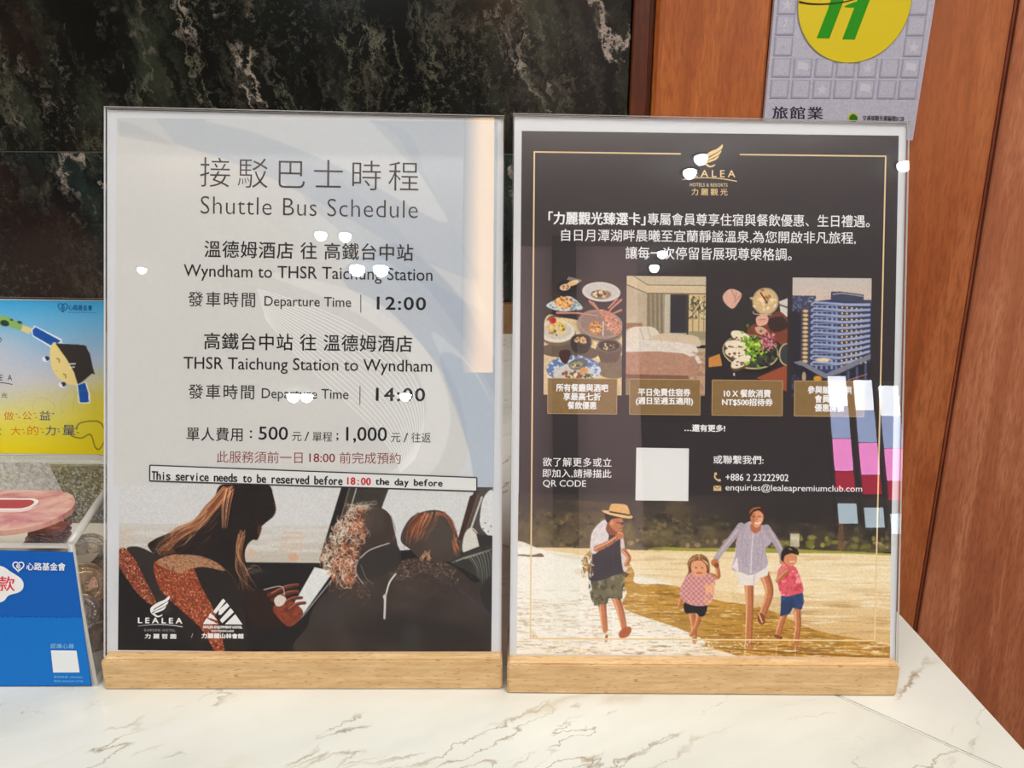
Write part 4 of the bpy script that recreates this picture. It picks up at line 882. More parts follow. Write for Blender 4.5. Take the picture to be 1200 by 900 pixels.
def dish_photo(S, pl):
    c = Cv(830, 334, 922, 462, 1.5); rg = np.random.RandomState(11); U = rg.uniform; c.fill((50, 44, 46)); c.vgrad(334, 462, (50, 44, 46), (40, 36, 38))
    c.poly([(846, 344), (852, 337), (860, 336.5), (868, 342), (864, 352), (857, 359), (848, 352)], (214, 168, 148), 1, True)
    for p in ([(856, 337), (860, 346)], [(862, 340), (860, 349)], [(867, 343), (859, 352)]): c.line(p, .8, (150, 96, 84), .8)
    c.ell(896, 350, 15.5, 16, (168, 150, 120)); c.ell(896, 350, 13.8, 14.4, (206, 176, 126)); c.ell(893, 346, 7, 5, (226, 170, 112), 1, .5)
    for i in range(26): c.ell(896+rg.normal(0, 6), 350+rg.normal(0, 6), 2.4, 1.5, rg.choice([0, 1, 2]) and (232, 214, 176) or (130, 84, 50), .7, U(0, 3))
    c.line([(890, 340), (898, 352)], 1.5, (60, 46, 36)); c.line([(882, 362), (884, 365), (906, 366)], 1.2, (226, 214, 196), .7, sp=True)
    c.poly([(912, 350), (922, 346), (922, 368), (914, 366)], (206, 200, 190)); c.line([(913, 354), (922, 357)], 1.4, (40, 36, 36))
    c.poly([(876, 382), (900, 368), (912, 362), (922, 372), (922, 402), (900, 392), (880, 396)], (120, 62, 44), 1, True, tex=(.15, 4)); c.poly([(898, 372), (916, 368), (922, 380), (906, 386)], (48, 36, 36), .9, True)
    c.poly([(885, 370), (893, 365), (899, 368), (898, 376), (888, 379)], (214, 166, 144), 1, True); c.poly([(884, 381), (892, 380), (900, 386), (900, 391), (888, 388)], (206, 156, 136), 1, True); c.line([(888, 372), (896, 371)], .8, (150, 96, 84), .8)
    c.poly([(830, 417), (843, 412), (846, 426), (830, 428)], (196, 132, 64), 1); c.poly([(886, 440), (922, 424), (922, 456), (906, 446)], (150, 74, 48), 1)
    c.ell(880, 413, 33.5, 21, (30, 26, 26), 1, .12); c.ell(879, 409.5, 33, 20, (196, 172, 130), 1, .12); c.ell(879, 409, 31.6, 18.8, (56, 60, 60), 1, .12); c.ell(921, 412, 9, 13, (196, 172, 130)); c.ell(922, 412, 8.2, 12, (56, 62, 64))
    for (x, y, a) in ((868, 392, .4), (862, 402, .1), (862, 411, .15), (868, 421, -.5)):
        c.ell(x, y+2.5, 13, 6.5, (96, 70, 48), 1, a); c.ell(x, y, 13, 6, (228, 216, 190), 1, a); 
        for i in range(10): c.ell(x+U(-8, 8), y+U(0, 5), 1.4, 1, (110, 66, 46), .9)
    for i in range(90): c.ell(884+rg.normal(0, 7), 406+rg.normal(0, 8)+0, 2, 1.6, [(150, 190, 40), (196, 222, 84), (88, 130, 26), (120, 160, 40)][rg.randint(4)], .95, U(0, 3))
    for i in range(50): c.ell(899+rg.normal(0, 4.5), 399+rg.normal(0, 5), 1.9, 1.5, [(176, 90, 104), (130, 44, 58), (214, 150, 156)][rg.randint(3)], .95, U(0, 3))
    for i in range(60): c.ell(900+rg.normal(0, 6), 416+rg.normal(0, 6), 1.6, 1.4, [(26, 26, 24), (70, 84, 40), (40, 44, 40)][rg.randint(3)], .95)
    c.ell(860, 436, 1.2, 2, (200, 190, 180)); 
    c.grain(4)
    c.build('dish_photo', pl, S, .00011)

def tower_photo(S, pl):
    c = Cv(927.5, 321.8, 1020, 461, 1.5); rg = np.random.RandomState(13); U = rg.uniform
    c.vgrad(320, 352, (190, 184, 178), (206, 184, 166)); c.poly([(927, 350), (1020, 350), (1020, 462), (927, 462)], (40, 38, 48))
    c.tex(927, 343, 955, 360, 5, 5, (62, 66, 92), -.3, -.1, 1); c.tex(927, 344, 955, 362, 3, 3, (110, 120, 150), .1, .4, .8)
    c.poly([(972.5, 338), (984, 337.5), (1011, 341), (1011, 347), (1020, 347), (1020, 358), (972.5, 352)], (60, 64, 84)); c.line([(975, 341), (986, 339.5), (1010, 343)], 1, (190, 190, 190), .9)
    c.poly([(950, 350), (972, 347), (1020, 352), (1020, 432), (985, 438), (960, 432), (938, 420), (938, 356)], (52, 58, 92))
    c.poly([(938, 358), (947, 354), (947, 424), (938, 420)], (84, 76, 74))
    for j in range(13): y = 361+j*4.9; c.ell(943, y, 3.2, 1.8, (232, 196, 144), .85, soft=.4); c.line([(938, y+2.4), (947, y+2.8)], .8, (50, 46, 56), .9)
    for j in range(11):
        y = 353+j*7.0; k = (j-3)*.35
        # balcony slabs bend round the corner, rising to the right lower down
        c.line([(950, y), (953, y-2.5), (982, y-1), (990, y-1-k*.6), (1005, y-2-k*1.4), (1018, y-3.5-k*2.6)], 2.3, (150, 164, 196), 1)
        c.line([(950, y+1.4), (982, y+.6), (990, y+.6-k*.6), (1005, y-.6-k*1.4), (1018, y-2-k*2.6)], .8, (206, 212, 226), .8)
        for x in (955, 961, 967, 973, 978):
            c.rect(x, y+1.8, x+2.6, y+6, [(110, 130, 176), (80, 96, 146), (136, 150, 186)][rg.randint(3)], .95)
        for i in range(6):
            x = 985+i*5.6; yy = y+3-k*(x-982)*.075
            c.rect(x-1, yy-1.4, x+3.4, yy+2.6, (26, 24, 32), .9); c.ell(x+1, yy, 1.3, 1.2, (240, 206, 160), .9, soft=.4)
    c.ell(964, 418, 9, 2.4, (240, 214, 170), .9, soft=.6)
    c.poly([(929, 421), (938, 419), (968, 434), (1020, 410), (1020, 416), (970, 440), (966, 439)], (120, 122, 136)); c.poly([(938, 424), (966, 440), (1020, 420), (1020, 462), (938, 462)], (36, 34, 44))
    for x in (984, 994, 1004, 1014): c.line([(x, 436-(x-984)*.45), (x, 452)], 2.6, (80, 90, 130), .9)
    c.ell(958, 440, 5, 3.4, (216, 150, 40), .95, soft=.4); c.ell(942, 438, 2.4, 6, (206, 176, 140), .8, soft=.4); c.line([(995, 441), (1016, 434)], 1, (214, 130, 110), .8)
    c.tex(927, 436, 945, 461, 3, 3, (76, 84, 130), .0, .3, .7)
    c.grain(4)
    c.build('building_photo', pl, S, .00012)
member_poster()

# ------------------------------------------------------------------ charity donation box on the left
def donation_box():
    zt = .085; LX = -.40
    fr = (-.2308, .4041); bk = (-.2533, .527)
    root = tag(empty('donation_box', (-.31, .46, 0)), 'clear donation box with blue front sheet, coins and sky-to-yellow header card', 'donation box')
    def wall(name, p, q, z0, z1, th, m=M_boxpane, e=M_edge2):
        """upright acrylic wall from p to q, thickness to its left"""
        d = np.subtract(q, p); d = d/np.hypot(*d); n = np.array([-d[1], d[0]])*th
        A = [(p[0], p[1], z0), (q[0], q[1], z0), (q[0], q[1], z1), (p[0], p[1], z1)]
        B = [(a[0]+n[0], a[1]+n[1], a[2]) for a in A]
        return slab_between(name, A, B, m, root, e)
    wall('front_wall', (LX, fr[1]), fr, .003, zt, .003)
    sw = [(-.2285, .4041, .003), (-.2300, .527, .003), (bk[0], bk[1], zt), (fr[0], fr[1], zt)]
    slab_between('side_wall', sw, [(a-.003, b, c_) for a, b, c_ in sw], M_boxpane, root, M_edge2)
    wall('back_wall', bk, (LX, bk[1]), .003, zt, .003)
    wall('side_wall', (LX, bk[1]), (LX, fr[1]), .003, zt, .003)
    def plate(name, z0, z1, m, e, ins=0.):
        P = [(LX, fr[1]), fr, bk, (LX, bk[1])]
        return slab_between(name, [(p[0], p[1], z1) for p in P], [(p[0], p[1], z0) for p in P], m, root, e)
    P = [(LX, fr[1]), (-.2285, fr[1]), (-.2300, .527), (LX, .527)]; slab_between('base_plate', [(a, b, .003) for a, b in P], [(a, b, 0) for a, b in P], M_boxpane, root, M_edge2); plate('lid', zt, zt+.003, M_boxpane, M_edge2)
    # bright polished corner rods
    def rod(p, q, r):
        p, q = Vector(p), Vector(q); vs, fs = lathe([(0.0001, 0), (r, 0), (r, (q-p).length), (.0001, (q-p).length)], 8)
        R = (q-p).to_track_quat('Z', 'Y').to_matrix()
        return mesh('corner_joint', [p+R@Vector(v) for v in vs], fs, M_edge2, root, True)
    rod((fr[0]-.001, fr[1]+.001, zt+.002), (bk[0]-.001, bk[1]-.001, zt+.002), .0022)
    rod((fr[0]-.001, fr[1]+.001, .002), (fr[0]-.001, fr[1]+.001, zt+.002), .0016)
    # granite-look lining and a pale slip behind the box window
    m = mat('speckled_lining', (90, 88, 82), .5); t = NT(m); v = t.coord()
    t.l(t.ramp(t.noise(v, 700, 2, .7), [(.35, (50, 48, 46)), (.5, (98, 96, 90)), (.66, (186, 182, 172))]), t.b.inputs['Base Color'])
    box('back_lining', LX+.004, bk[0]-.006, .5195, .5225, .044, zt-.001, m, root)
    PB = Plane((0, .519, 0), (1, 0, 0), (0, 0, 1))
    m2 = mat('grey_paper', (196, 196, 200), .6); t = NT(m2); t.l(t.ramp(t.noise(t.coord(), 500, 2, .7), [(.35, (150, 150, 156)), (.6, (202, 202, 206))]), t.b.inputs['Base Color'])
    q = [(-20, 548), (57, 548), (76, 586), (76, 606), (-20, 606)]; P = PB.pts([a[0] for a in q], [a[1] for a in q])
    slab_between('grey_slip', P, P+np.array([0, .0004, 0]), m2, root)
    box('cream_slip', LX+.006, -.256, .452, .518, .0425, .0435, mat('cream_paper', (232, 224, 204), .6), root)
    # blue front sheet
    PF = Plane((0, fr[1], 0), (1, 0, 0), (0, 0, 1))
    q = [(-60, 650), (88, 652), (112, 808), (-60, 811)]; P = PF.pts([a[0] for a in q], [a[1] for a in q], .0006)
    sh = slab_between('front_sheet', P, P-np.array([0, -.0004, 0]), ink((0, 88, 176)), root)
    rg = [(-60, 729)]+[(x, 728+(.9 if (x//4) % 2 else -.6)+.6*math.sin(x)) for x in range(-8, 100, 3)]+[(99.7, 728)]
    shape(sh, PF, rg+[(111.4, 807), (-60, 810)], (0, 108, 192), .0008, 'printed_background')
    shape(sh, PF, [(-30, 668), (2, 668), (16, 675), (29, 684), (31, 693), (26, 699), (14, 703), (4, 711), (-30, 712)], (228, 228, 228), .0009, 'printed_bubble', True)
    W = (232, 236, 240)
    text(sh, PF, '款', 1, 21, 680.5, 697.5, (214, 44, 70), 0.01188, h=.001)
    text(sh, PF, '捐', -21, -2, 680.5, 697.5, (214, 44, 70), 0.01188, h=.001)
    def heart(par, pl, x, y, s, col, h):
        pts = [(x+s*(16*math.sin(a)**3)/16, y-s*(13*math.cos(a)-5*math.cos(2*a)-2*math.cos(3*a)-math.cos(4*a))/16) for a in np.linspace(0, 6.283, 40)]
        stroke(par, pl, pts, s*.22, col, h, 'logo_shape'); 
        stroke(par, pl, [(x+s*.3*math.cos(a), y+s*.3*math.sin(a)) for a in np.linspace(0, 6.283, 16)], s*.2, col, h, 'logo_shape')
        stroke(par, pl, [(x-s*.1, y-s*.1), (x+s*.1, y+s*.3), (x, y+s*.9)], s*.16, col, h, 'logo_shape')
    heart(sh, PF, 25, 668.5, 6.4, W, .001)
    text(sh, PF, '心路基金會', 34.5, 80, 664, 673, W, 0.01188, h=.001)
    text(sh, PF, '認識心路', 63.5, 91, 758.5, 764, (150, 200, 236), 0, 1.1, h=.001)
    shape(sh, PF, [(64, 766.5), (94, 766.5), (98, 792), (67, 792.5)], (222, 226, 228), .001, 'blank_white_square')
    text(sh, PF, '劃撥帳號 15909601', 68, 101, 796, 799, (120, 190, 230), 0, h=.001); text(sh, PF, '電話 (02)2592-9778', 68, 102, 801, 804, (120, 190, 230), 0, h=.001)
    text(sh, PF, '愛心', -10, 1, 722, 727, W, 0, h=.001)
    # rounded pink translucent slot plate on the lid with a white-rimmed slot
    cx, cy = on_z(84, 605, zt+.005); r = .0266; cx -= r; z0 = zt+.0032
    def stadium(x1, r, cy, z, n=20, xl=LX+.02):
        return [(xl, cy-r, z)]+[(x1+r*math.cos(a), cy+r*math.sin(a), z) for a in np.linspace(-math.pi/2, math.pi/2, n)]+[(xl, cy+r, z)]
    mp = mat('pink_frosted_acrylic', (206, 134, 118), .35, Alpha=.93, Coat_Weight=.5); t = NT(mp)
    t.l(t.ramp(t.noise(t.coord((1, 1.6, 1)), 45, 5, .65, .6), [(.3, (160, 60, 70)), (.42, (206, 126, 122)), (.6, (226, 176, 156)), (.74, (214, 150, 120))]), t.b.inputs['Base Color'])
    sp = slab_between('slot_plate', stadium(cx, r, cy, z0+.003), stadium(cx, r, cy, z0), mp, root)
    sx, sy = on_z(45, 599, z0+.003); rr = .0078; sx -= rr
    slab_between('slot_rim', stadium(sx, rr, sy, z0+.0042, 12), stadium(sx, rr, sy, z0+.003), mat('white_rim', (236, 228, 222), .3), sp)
    slab_between('slot_opening', stadium(sx, rr-.0022, sy, z0+.0044, 12), stadium(sx, rr-.0022, sy, z0+.0035), mat('slot_red', (176, 50, 56), .4), sp)
    # header card in its own acrylic pocket
    le = math.atan2(.03, .1002)
    PH = Plane((-.271, .53, .0885), (1, 0, 0), (0, math.sin(le), math.cos(le)))
    q = [(-110, 354), (124, 355), (125.5, 544), (-110, 546)]
    A0 = PH.pts([a[0] for a in q], [a[1] for a in q], 0)
    for nm, h0, h1 in (('header_front', .0026, .0008), ('header_back', -.0006, -.0022)): slab_between(nm, A0+PH.n*h0, A0+PH.n*h1, M_boxpane, root, M_edge2)
    q = [(-110, 356), (122, 357), (123.8, 538), (-110, 539.5)]; P = PH.pts([a[0] for a in q], [a[1] for a in q])
    hc = slab_between('header_card', P, P-PH.n*.0003, M_white, root)
    c = Cv(-108, 358, 122.6, 537.5, 1.1)
    c.vgrad(357, 378, (52, 156, 206), (96, 172, 214)); c.vgrad(378, 425, (96, 172, 214), (168, 188, 208)); c.vgrad(425, 452, (168, 188, 208), (196, 196, 196)); c.vgrad(452, 495, (196, 196, 196), (214, 204, 96)); c.vgrad(495, 538, (214, 204, 96), (216, 194, 6))
    g = np.clip((50-c.X)/70, 0, 1)*np.clip((c.Y-385)/25, 0, 1)*np.clip((500-c.Y)/40, 0, 1); c.C = c.C*(1-g[..., None]*.8)+np.array((192, 192, 198))*g[..., None]*.8
    g = np.clip((c.X-70)/50, 0, 1)*np.clip((c.Y-430)/50, 0, 1); c.C = c.C*(1-g[..., None]*.6)+np.array((218, 196, 4))*g[..., None]*.6
    c.C += c.noise_at(c.X, c.Y, 1.6, 1.6)[..., None]*4
    # stretched figure: patterned sleeve, wrist, blue sleeve, face, hair
    c.poly([(-60, 392), (-20, 376), (2, 376), (14, 380), (26, 387), (24, 393), (10, 389), (0, 388), (-20, 388), (-56, 404)], (134, 174, 96), 1, True)
    for x, y, a, b in ((5, 385, 5.4, 3.6), (13, 381, 1.8, 1.2), (22.6, 383.8, 2.8, 1.6), (-6, 381, 3, 2)): c.ell(x, y, a, b, (34, 62, 44), 1, .25)
    c.poly([(26, 387), (37, 390.5), (34, 397.5), (24, 393.5)], (222, 200, 134))
    c.poly([(36, 393), (40, 387.5), (72, 403), (73, 409), (60, 413), (38, 400)], (236, 240, 244), 1); c.poly([(37.4, 393), (41, 389), (71, 405), (62, 412), (38.6, 399)], (16, 84, 166), 1)
    c.poly([(60, 410), (66, 407.5), (76, 420), (86, 438), (92, 455), (82, 456), (70, 450), (61.5, 438), (58.5, 424)], (234, 214, 140), 1, True)
    c.poly([(64.6, 408), (98, 409.5), (105, 419), (108, 432), (109, 442), (100, 450), (91.5, 456.5), (87, 442), (78, 426)], (52, 46, 44), 1)
    for i in range(11): c.ell(100+i*.95, 412+i*3, 1.2, 2, (52, 46, 44), 1, -.6)
    c.line([(82, 432), (88, 431.6)], 1.4, (240, 240, 236)); c.line([(82, 436.4), (87, 435.4)], 1.2, (240, 240, 236))
    c.line([(66.6, 426), (69, 426.6), (69.4, 430)], .9, (90, 76, 50), 1, sp=True); c.line([(74.6, 444), (77, 445), (77, 448)], .9, (90, 76, 50), 1, sp=True); c.ell(66, 440, .5, .5, (150, 120, 70))
    c.poly([(90, 456), (101, 452.5), (105.5, 466), (106, 477.6), (92.6, 478)], (236, 240, 230), 1); c.poly([(91.4, 456.5), (100, 453.5), (103.8, 466), (104.4, 476.6), (94, 477)], (16, 84, 166), 1)
    for x, y in ((53.5, 426.5), (73, 456.5)): c.ell(x, y, 3.9, 3.2, (238, 240, 240), 1, .2); c.ell(x+1.5, y-.8, 3, 2.6, (18, 56, 100), 1, .2); c.ell(x-1.2, y+.4, 1.5, 1.6, (240, 240, 240))
    c.ell(-2, 404.5, 3.6, 3, (60, 60, 64)); c.ell(-2, 404.5, 2.6, 2, (196, 196, 200))
    hp = lambda pts, w_, col, a=1.: c.line(pts, w_, col, a, sp=True)
    hp([(90, 508), (95, 501), (114, 498.6), (122, 506), (123, 522), (117, 531.5), (112, 528), (107, 514.5), (96, 518.6), (85, 516), (84, 510)], 1, (60, 56, 30))
    hp([(40, 488), (40, 476), (50, 472), (64, 480), (60, 496)], .6, (176, 170, 110), .7); hp([(86, 486), (88, 470), (96, 463), (110, 466), (112, 488), (122, 490)], .6, (180, 170, 60), .7); hp([(74, 490), (72, 476), (80, 466), (92, 464)], .6, (180, 170, 80), .6)
    c.build('printed_picture', PH, hc, .0002)
    K = (40, 40, 46); O = (204, 126, 30); B = (26, 56, 112); h = .0003
    for ch, a, b, y0, y1, col in (('做', 5, 17, 488.5, 498.5, O), ('公', 27, 38, 488, 498, O), ('益', 47, 60, 487, 498, B), ('大', 13.5, 25, 506, 516, O), ('的', 33, 46, 504.5, 516, O),
                                  ('力', 54, 66, 504.5, 516, B), ('量', 74, 89, 503.5, 515, B), ('光', 2, 9, 466.5, 472.5, K), ('A', 9, 14.5, 445.5, 452, K), ('E', -.5, 3.5, 445.5, 452, K), ('小', -14, -3, 488.5, 498.5, K), ('大', -8, 2.5, 506, 516, K)):
        text(hc, PH, ch, a, b, y0, y1, col, 0, h=h)
    for x, y in ((20, 491), (23, 495), (41, 490), (43, 495), (27.5, 509), (29, 513), (49, 508), (51, 512), (69, 508), (70, 511), (91, 507), (92, 512), (63, 490)): stroke(hc, PH, [(x-1.2, y), (x+1.4, y+.7)], .8, O if x < 50 else B, h)
    stroke(hc, PH, [(-30, 455), (0, 454.6), (15, 456.6)], .9, K, h, sp=True)
    heart(hc, PH, 73, 365.6, 5.6, (24, 92, 150), h); text(hc, PH, '心路基金會', 79.5, 107.5, 362.5, 369, (24, 92, 150), 0.01, h=h); text(hc, PH, 'Syin-Lu Social Welfare Foundation', 79.5, 112, 370.6, 372.6, (24, 92, 150), 0, h=h)
    return root
donation_box()

# coins: one of each metal, then copies
def coin_mesh(r, name):
    th = .0019
    prof = [(0.0002, -th/2+.0002), (r*.84, -th/2+.0002), (r*.88, -th/2), (r*.97, -th/2), (r, -th/2+.0003), (r, th/2-.0003), (r*.97, th/2), (r*.88, th/2), (r*.84, th/2-.0002), (r*.62, th/2-.0002), (r*.6, th/2-.00005), (r*.57, th/2-.0002), (.0002, th/2-.0002)]
    vs, fs = lathe(prof, 40)
    # raised portrait-like relief and a ring of short bars standing for the lettering
    def blob(cx, cy, rx, ry, z, n=10):
        k = len(vs); vs.append((cx, cy, z+.00025))
        for i in range(n): a = 2*math.pi*i/n; vs.append((cx+rx*math.cos(a), cy+ry*math.sin(a), z))
        for i in range(n): fs.append((k, k+1+i, k+1+(i+1) % n))
    z = th/2-.0002
    blob(-.05*r, .06*r, .2*r, .27*r, z, 14); blob(.02*r, -.3*r, .34*r, .14*r, z, 14); blob(.14*r, .02*r, .07*r, .09*r, z)
    for i in range(22):
        a = 2*math.pi*i/22; blob(.73*r*math.cos(a), .73*r*math.sin(a), .035*r*(1+.8*abs(math.sin(a))), .035*r*(1+.8*abs(math.cos(a))), z, 6)
    me = bpy.data.meshes.new(name); me.from_pydata([tuple(map(float, v)) for v in vs], [], fs)
    bm = bmesh.new(); bm.from_mesh(me); bmesh.ops.recalc_face_normals(bm, faces=bm.faces); bm.to_mesh(me); bm.free()
    return me
def coin_metal(name, a, b):
    m = mat(name, a, .34, 1.); t = NT(m); t.l(t.ramp(t.noise(t.coord(), 160, 4, .6), [(.35, b), (.6, a)]), t.b.inputs['Base Color']); t.l(t.ramp(t.noise(t.coord(), 260, 3, .6), [(.3, G4(.5)), (.7, G4(.25))]), t.b.inputs['Roughness']); return m
MS = coin_metal('nickel', (214, 208, 196), (150, 142, 128)); MG = coin_metal('brassy_nickel', (226, 204, 156), (160, 136, 96))
proto = {'s': coin_mesh(.0110, 'coin'), 'b': coin_mesh(.0130, 'coin'), 'g': coin_mesh(.0130, 'coin')}
proto['s'].materials.append(MS); proto['b'].materials.append(MS); proto['g'].materials.append(MG)
def coin(kind, M, label, group=None):
    o = bpy.data.objects.new('coin', proto[kind]); COL.objects.link(o); o.matrix_world = M; return tag(o, label, 'coin', group)
# coins leaning on edge behind the clear side wall
def stand(kind, px, py, Y, nrm, label, spin=0.):
    x, z = on_wall(px, py, Y); n = Vector(nrm).normalized()
    R = n.to_track_quat('Z', 'Y').to_matrix().to_4x4() @ Matrix.Rotation(spin, 4, 'Z')
    return coin(kind, Matrix.Translation((x, Y, z)) @ R, label)
stand('g', 101, 691, .4400, (.45, -.85, .28), 'brassy coin standing high behind the clear side of the donation box', .4)
stand('s', 96, 724, .4280, (.55, -.8, .22), 'silver coin standing below the brassy coin, half behind the blue sheet edge', 1.)
stand('b', 125, 706, .4640, (.5, -.82, .25), 'silver coin leaning beside the brassy coin, cut off by the left sign holder', 2.)
stand('b', 122, 758, .4400, (.55, -.8, .16), 'large dark silver coin standing lowest, just above the wooden base of the left holder', .8)
stand('b', 106, 655, .4760, (.25, -.8, .42), 'silver coin tilted on top of the heap below the lid corner', 1.4)
rg = np.random.RandomState(4); k = 0
GRP = 'coins lying in the donation box'
for lay in range(8):
    z = .0050+lay*.0040
    for ix in range(5):
        for iy in range(4):
            x = -.382+ix*.0272+(lay % 2)*.008; y = .428+iy*.0262+(lay % 2)*.004
            xr = -.2348-(y-.4041)*.183
            if x > xr-.040 or y > .508: continue
            if lay > 4 and (x < -.31 or y > .50): continue
            if lay > 6 and rg.rand() < .4: continue
            vis = lay >= 5
            M = Matrix.Translation((x+rg.uniform(-.0004, .0004), y+rg.uniform(-.0004, .0004), z)) @ Matrix.Rotation(rg.uniform(-.06, .06), 4, 'X') @ Matrix.Rotation(rg.uniform(0, 6), 4, 'Z')
            coin('bsg'[rg.randint(3)], M, 'coin lying flat in the heap inside the clear donation box', GRP); k += 1
# folded banknotes under the slot
mb = mat('banknote_red', (150, 66, 56), .6); t = NT(mb); t.l(t.ramp(t.noise(t.coord((1, 3, 1)), 160, 4, .6, .8), [(.35, (84, 34, 30)), (.55, (150, 72, 60)), (.7, (206, 150, 128))]), t.b.inputs['Base Color'])
def note(px0, px1, py, z, dy, label, m):
    x0, y0 = on_z(px0, py, z); x1, _ = on_z(px1, py, z); vs = []; fs = []; n = 14
    for i in range(n+1):
        f = i/n; x = x0+(x1-x0)*f; w_ = .0012*math.sin(f*7+py)
        for (yy, zz) in ((0, 0), (dy, .0004), (dy, .0026), (.001, .0022)): vs.append((x, y0+yy, z+zz+w_*.5))
    for i in range(n):
        for j in range(4): a = i*4+j; b = i*4+(j+1) % 4; fs.append((a, b, b+4, a+4))
    fs += [(0, 1, 2, 3), tuple(n*4+q for q in (3, 2, 1, 0))]
    o = mesh('banknote', vs, fs, m, None); return tag(o, label, 'banknote', None)
note(34, 71, 634, .0560, .016, 'red folded banknote, uppermost of three below the pink slot plate', mb)
note(31, 71, 640, .0525, .016, 'red folded banknote, middle of three below the pink slot plate', mb)
note(28, 71, 646, .0490, .016, 'red folded banknote, lowest of three, just above the blue sheet', mb)
mw = mat('pale_slip', (232, 214, 204), .6)
o = box('paper_slip', -.385, on_z(31, 636, .05)[0]-.001, .431, .452, .0478, .0484, mw); tag(o, 'pale pink paper slip lying flat left of the folded red banknotes', 'paper slip')

# ------------------------------------------------------------------ lodging industry plate on the wood wall
def hotel_plate():
    py = MY-.0125
    PW = Plane((0, py, 0), (1, 0, 0), (0, 0, 1))
    q = [(912, -112), (1106, -110), (1065.6, 159.5), (890.5, 158)]
    A = PW.pts([a[0] for a in q], [a[1] for a in q]); c = A.mean(0)
    root = tag(empty('hotel_plate', (float(c[0]), MY-.003, float(A[:, 2].min()))), 'silver grey embossed plate with a yellow disc fixed on the wood wall', 'plaque')
    mg = mat('plate_silver', (200, 198, 212), .4, .1); t = NT(mg); t.l(t.ramp(t.noise(t.coord(), 300, 2, .6), [(.3, (190, 188, 202)), (.7, (208, 206, 220))]), t.b.inputs['Base Color'])
    me_ = mat('plate_rim', (236, 230, 242), .3); mi_ = mat('emboss_shade_tone', (172, 172, 188), .45, .1); mi2 = mat('emboss_light_tone', (216, 216, 226), .4)  # darker tile and paler symbol tones stand in for emboss light and shade
    B = A+np.array([0, .0095, 0]); slab_between('plate', A, B, mg, root, me_)
    # thin raised rim down the right edge
    for s_ in ((q[1], q[2]),):
        stroke(root, PW, [s_[0], s_[1]], 1.6, (196, 190, 206), .0004, 'rim')
    # embossed icon tiles in wall coordinates
    xs = [on_wall(x, 100, py)[0] for x in (909.8, 934.6, 959.6, 984.4, 1009.8, 1035.4, 1060)]
    zs = [on_wall(980, y, py)[1] for y in (100.5, 75.5, 50.5, 26, 1.5)]; pz = zs[1]-zs[0]
    zs = zs+[zs[-1]+pz, zs[-1]+2*pz]; hw = (xs[1]-xs[0])*.44
    cxz = on_wall(996.3, 0, py)[0]; ytop = on_wall(996, 69.5, py)[1]; R = (on_wall(1062, 0, py)[0]-on_wall(930.5, 0, py)[0])/2; cz = ytop+R
    syms = '✉☂★⚓⚑'
    k = 0
    for r_, z in enumerate(zs):
        for ci, x in enumerate(xs):
            if math.hypot(x-cxz, z-cz) < R+hw*.5: continue
            b = box_bm(x-hw, x+hw, py-.0008, py+.001, z-hw, z+hw, .0011, 2); tl = from_bm('icon_tile', b, mi_, root)
            b = box_bm(x-hw*.84, x+hw*.84, py-.0010, py, z-hw*.84, z+hw*.84, .0006, 1); from_bm('icon_field', b, mg, tl)
            ch = syms[(k+r_) % len(syms)] if not (r_ == 3 and ci == 0) else '?'; k += 1
            V, fs = glyphs(ch); a_, b_ = V.min(0), V.max(0); s_ = hw*1.2/max(b_-a_); cc = (a_+b_)/2
            P = [(x+(v[0]-cc[0])*s_, py-.0013, z+(v[1]-cc[1])*s_) for v in V]
            mesh('icon_symbol', P, fs, mi2, tl, mi=[0]*len(fs))
    # disc
    def disc(name, cx_, cz_, R_, y0, y1, m, par, n=64):
        a = np.linspace(0, 2*math.pi, n, endpoint=False)
        return slab_between(name, [(cx_+R_*math.cos(t_), y0, cz_+R_*math.sin(t_)) for t_ in a], [(cx_+R_*math.cos(t_), y1, cz_+R_*math.sin(t_)) for t_ in a], m, par)
    d = disc('yellow_disc', cxz, cz, R, py-.0020, py, mat('yellow_enamel', (240, 214, 0), .35), root)
    disc('disc_rim', cxz, cz, R+.0012, py-.0012, py, mat('disc_rim_grey', (150, 150, 140), .4), root)
    gr = (40, 150, 10)
    for s_ in ([(979.5, -46), (998, -46), (980.5, 4.6), (967, 41.4), (952, 41.4), (965.3, 6.4)], [(1014, -46), (1031, -46), (1012, 1), (996.8, 42.4), (982, 42.4), (997, 2)]): shape(root, PW, s_, gr, .0022, 'green_mark')
    shape(root, PW, [(984, 4), (1002, -3), (1010, 2), (998, 5)], gr, .0021, 'green_mark', True)
    stroke(root, PW, [(931, -1), (945, 1.2), (965, 1), (990, -3), (1030, -16)], 2.6, (52, 40, 24), .0024, 'dark_swoosh', True, 1.)
    K = (52, 46, 58)
    for i_, (dx, dy) in enumerate(((0, 0), (.7, 0))): text(root, PW, '旅館業', 901.5+dx, 960.5+dx, 121.5, 136, K, .004, 1.12, h=.0003+i_*.0001)
    a = on_wall(996, 134.5, py); disc('small_yellow_disc', a[0], a[1], .0072, py-.0008, py, mat('small_yellow', (206, 196, 30), .4), root, 24)
    shape(root, PW, [(992, 133), (996, 129.5), (1001, 133), (1000, 138), (993, 138)], (40, 110, 30), .0012, 'green_mark', True)
    text(root, PW, '交通部觀光署編號0128', 1007.5, 1056, 131, 137.5, (66, 60, 72), 0.01, h=.0003)
hotel_plate()

# ------------------------------------------------------------------ the lobby behind the camera (seen only as reflections)

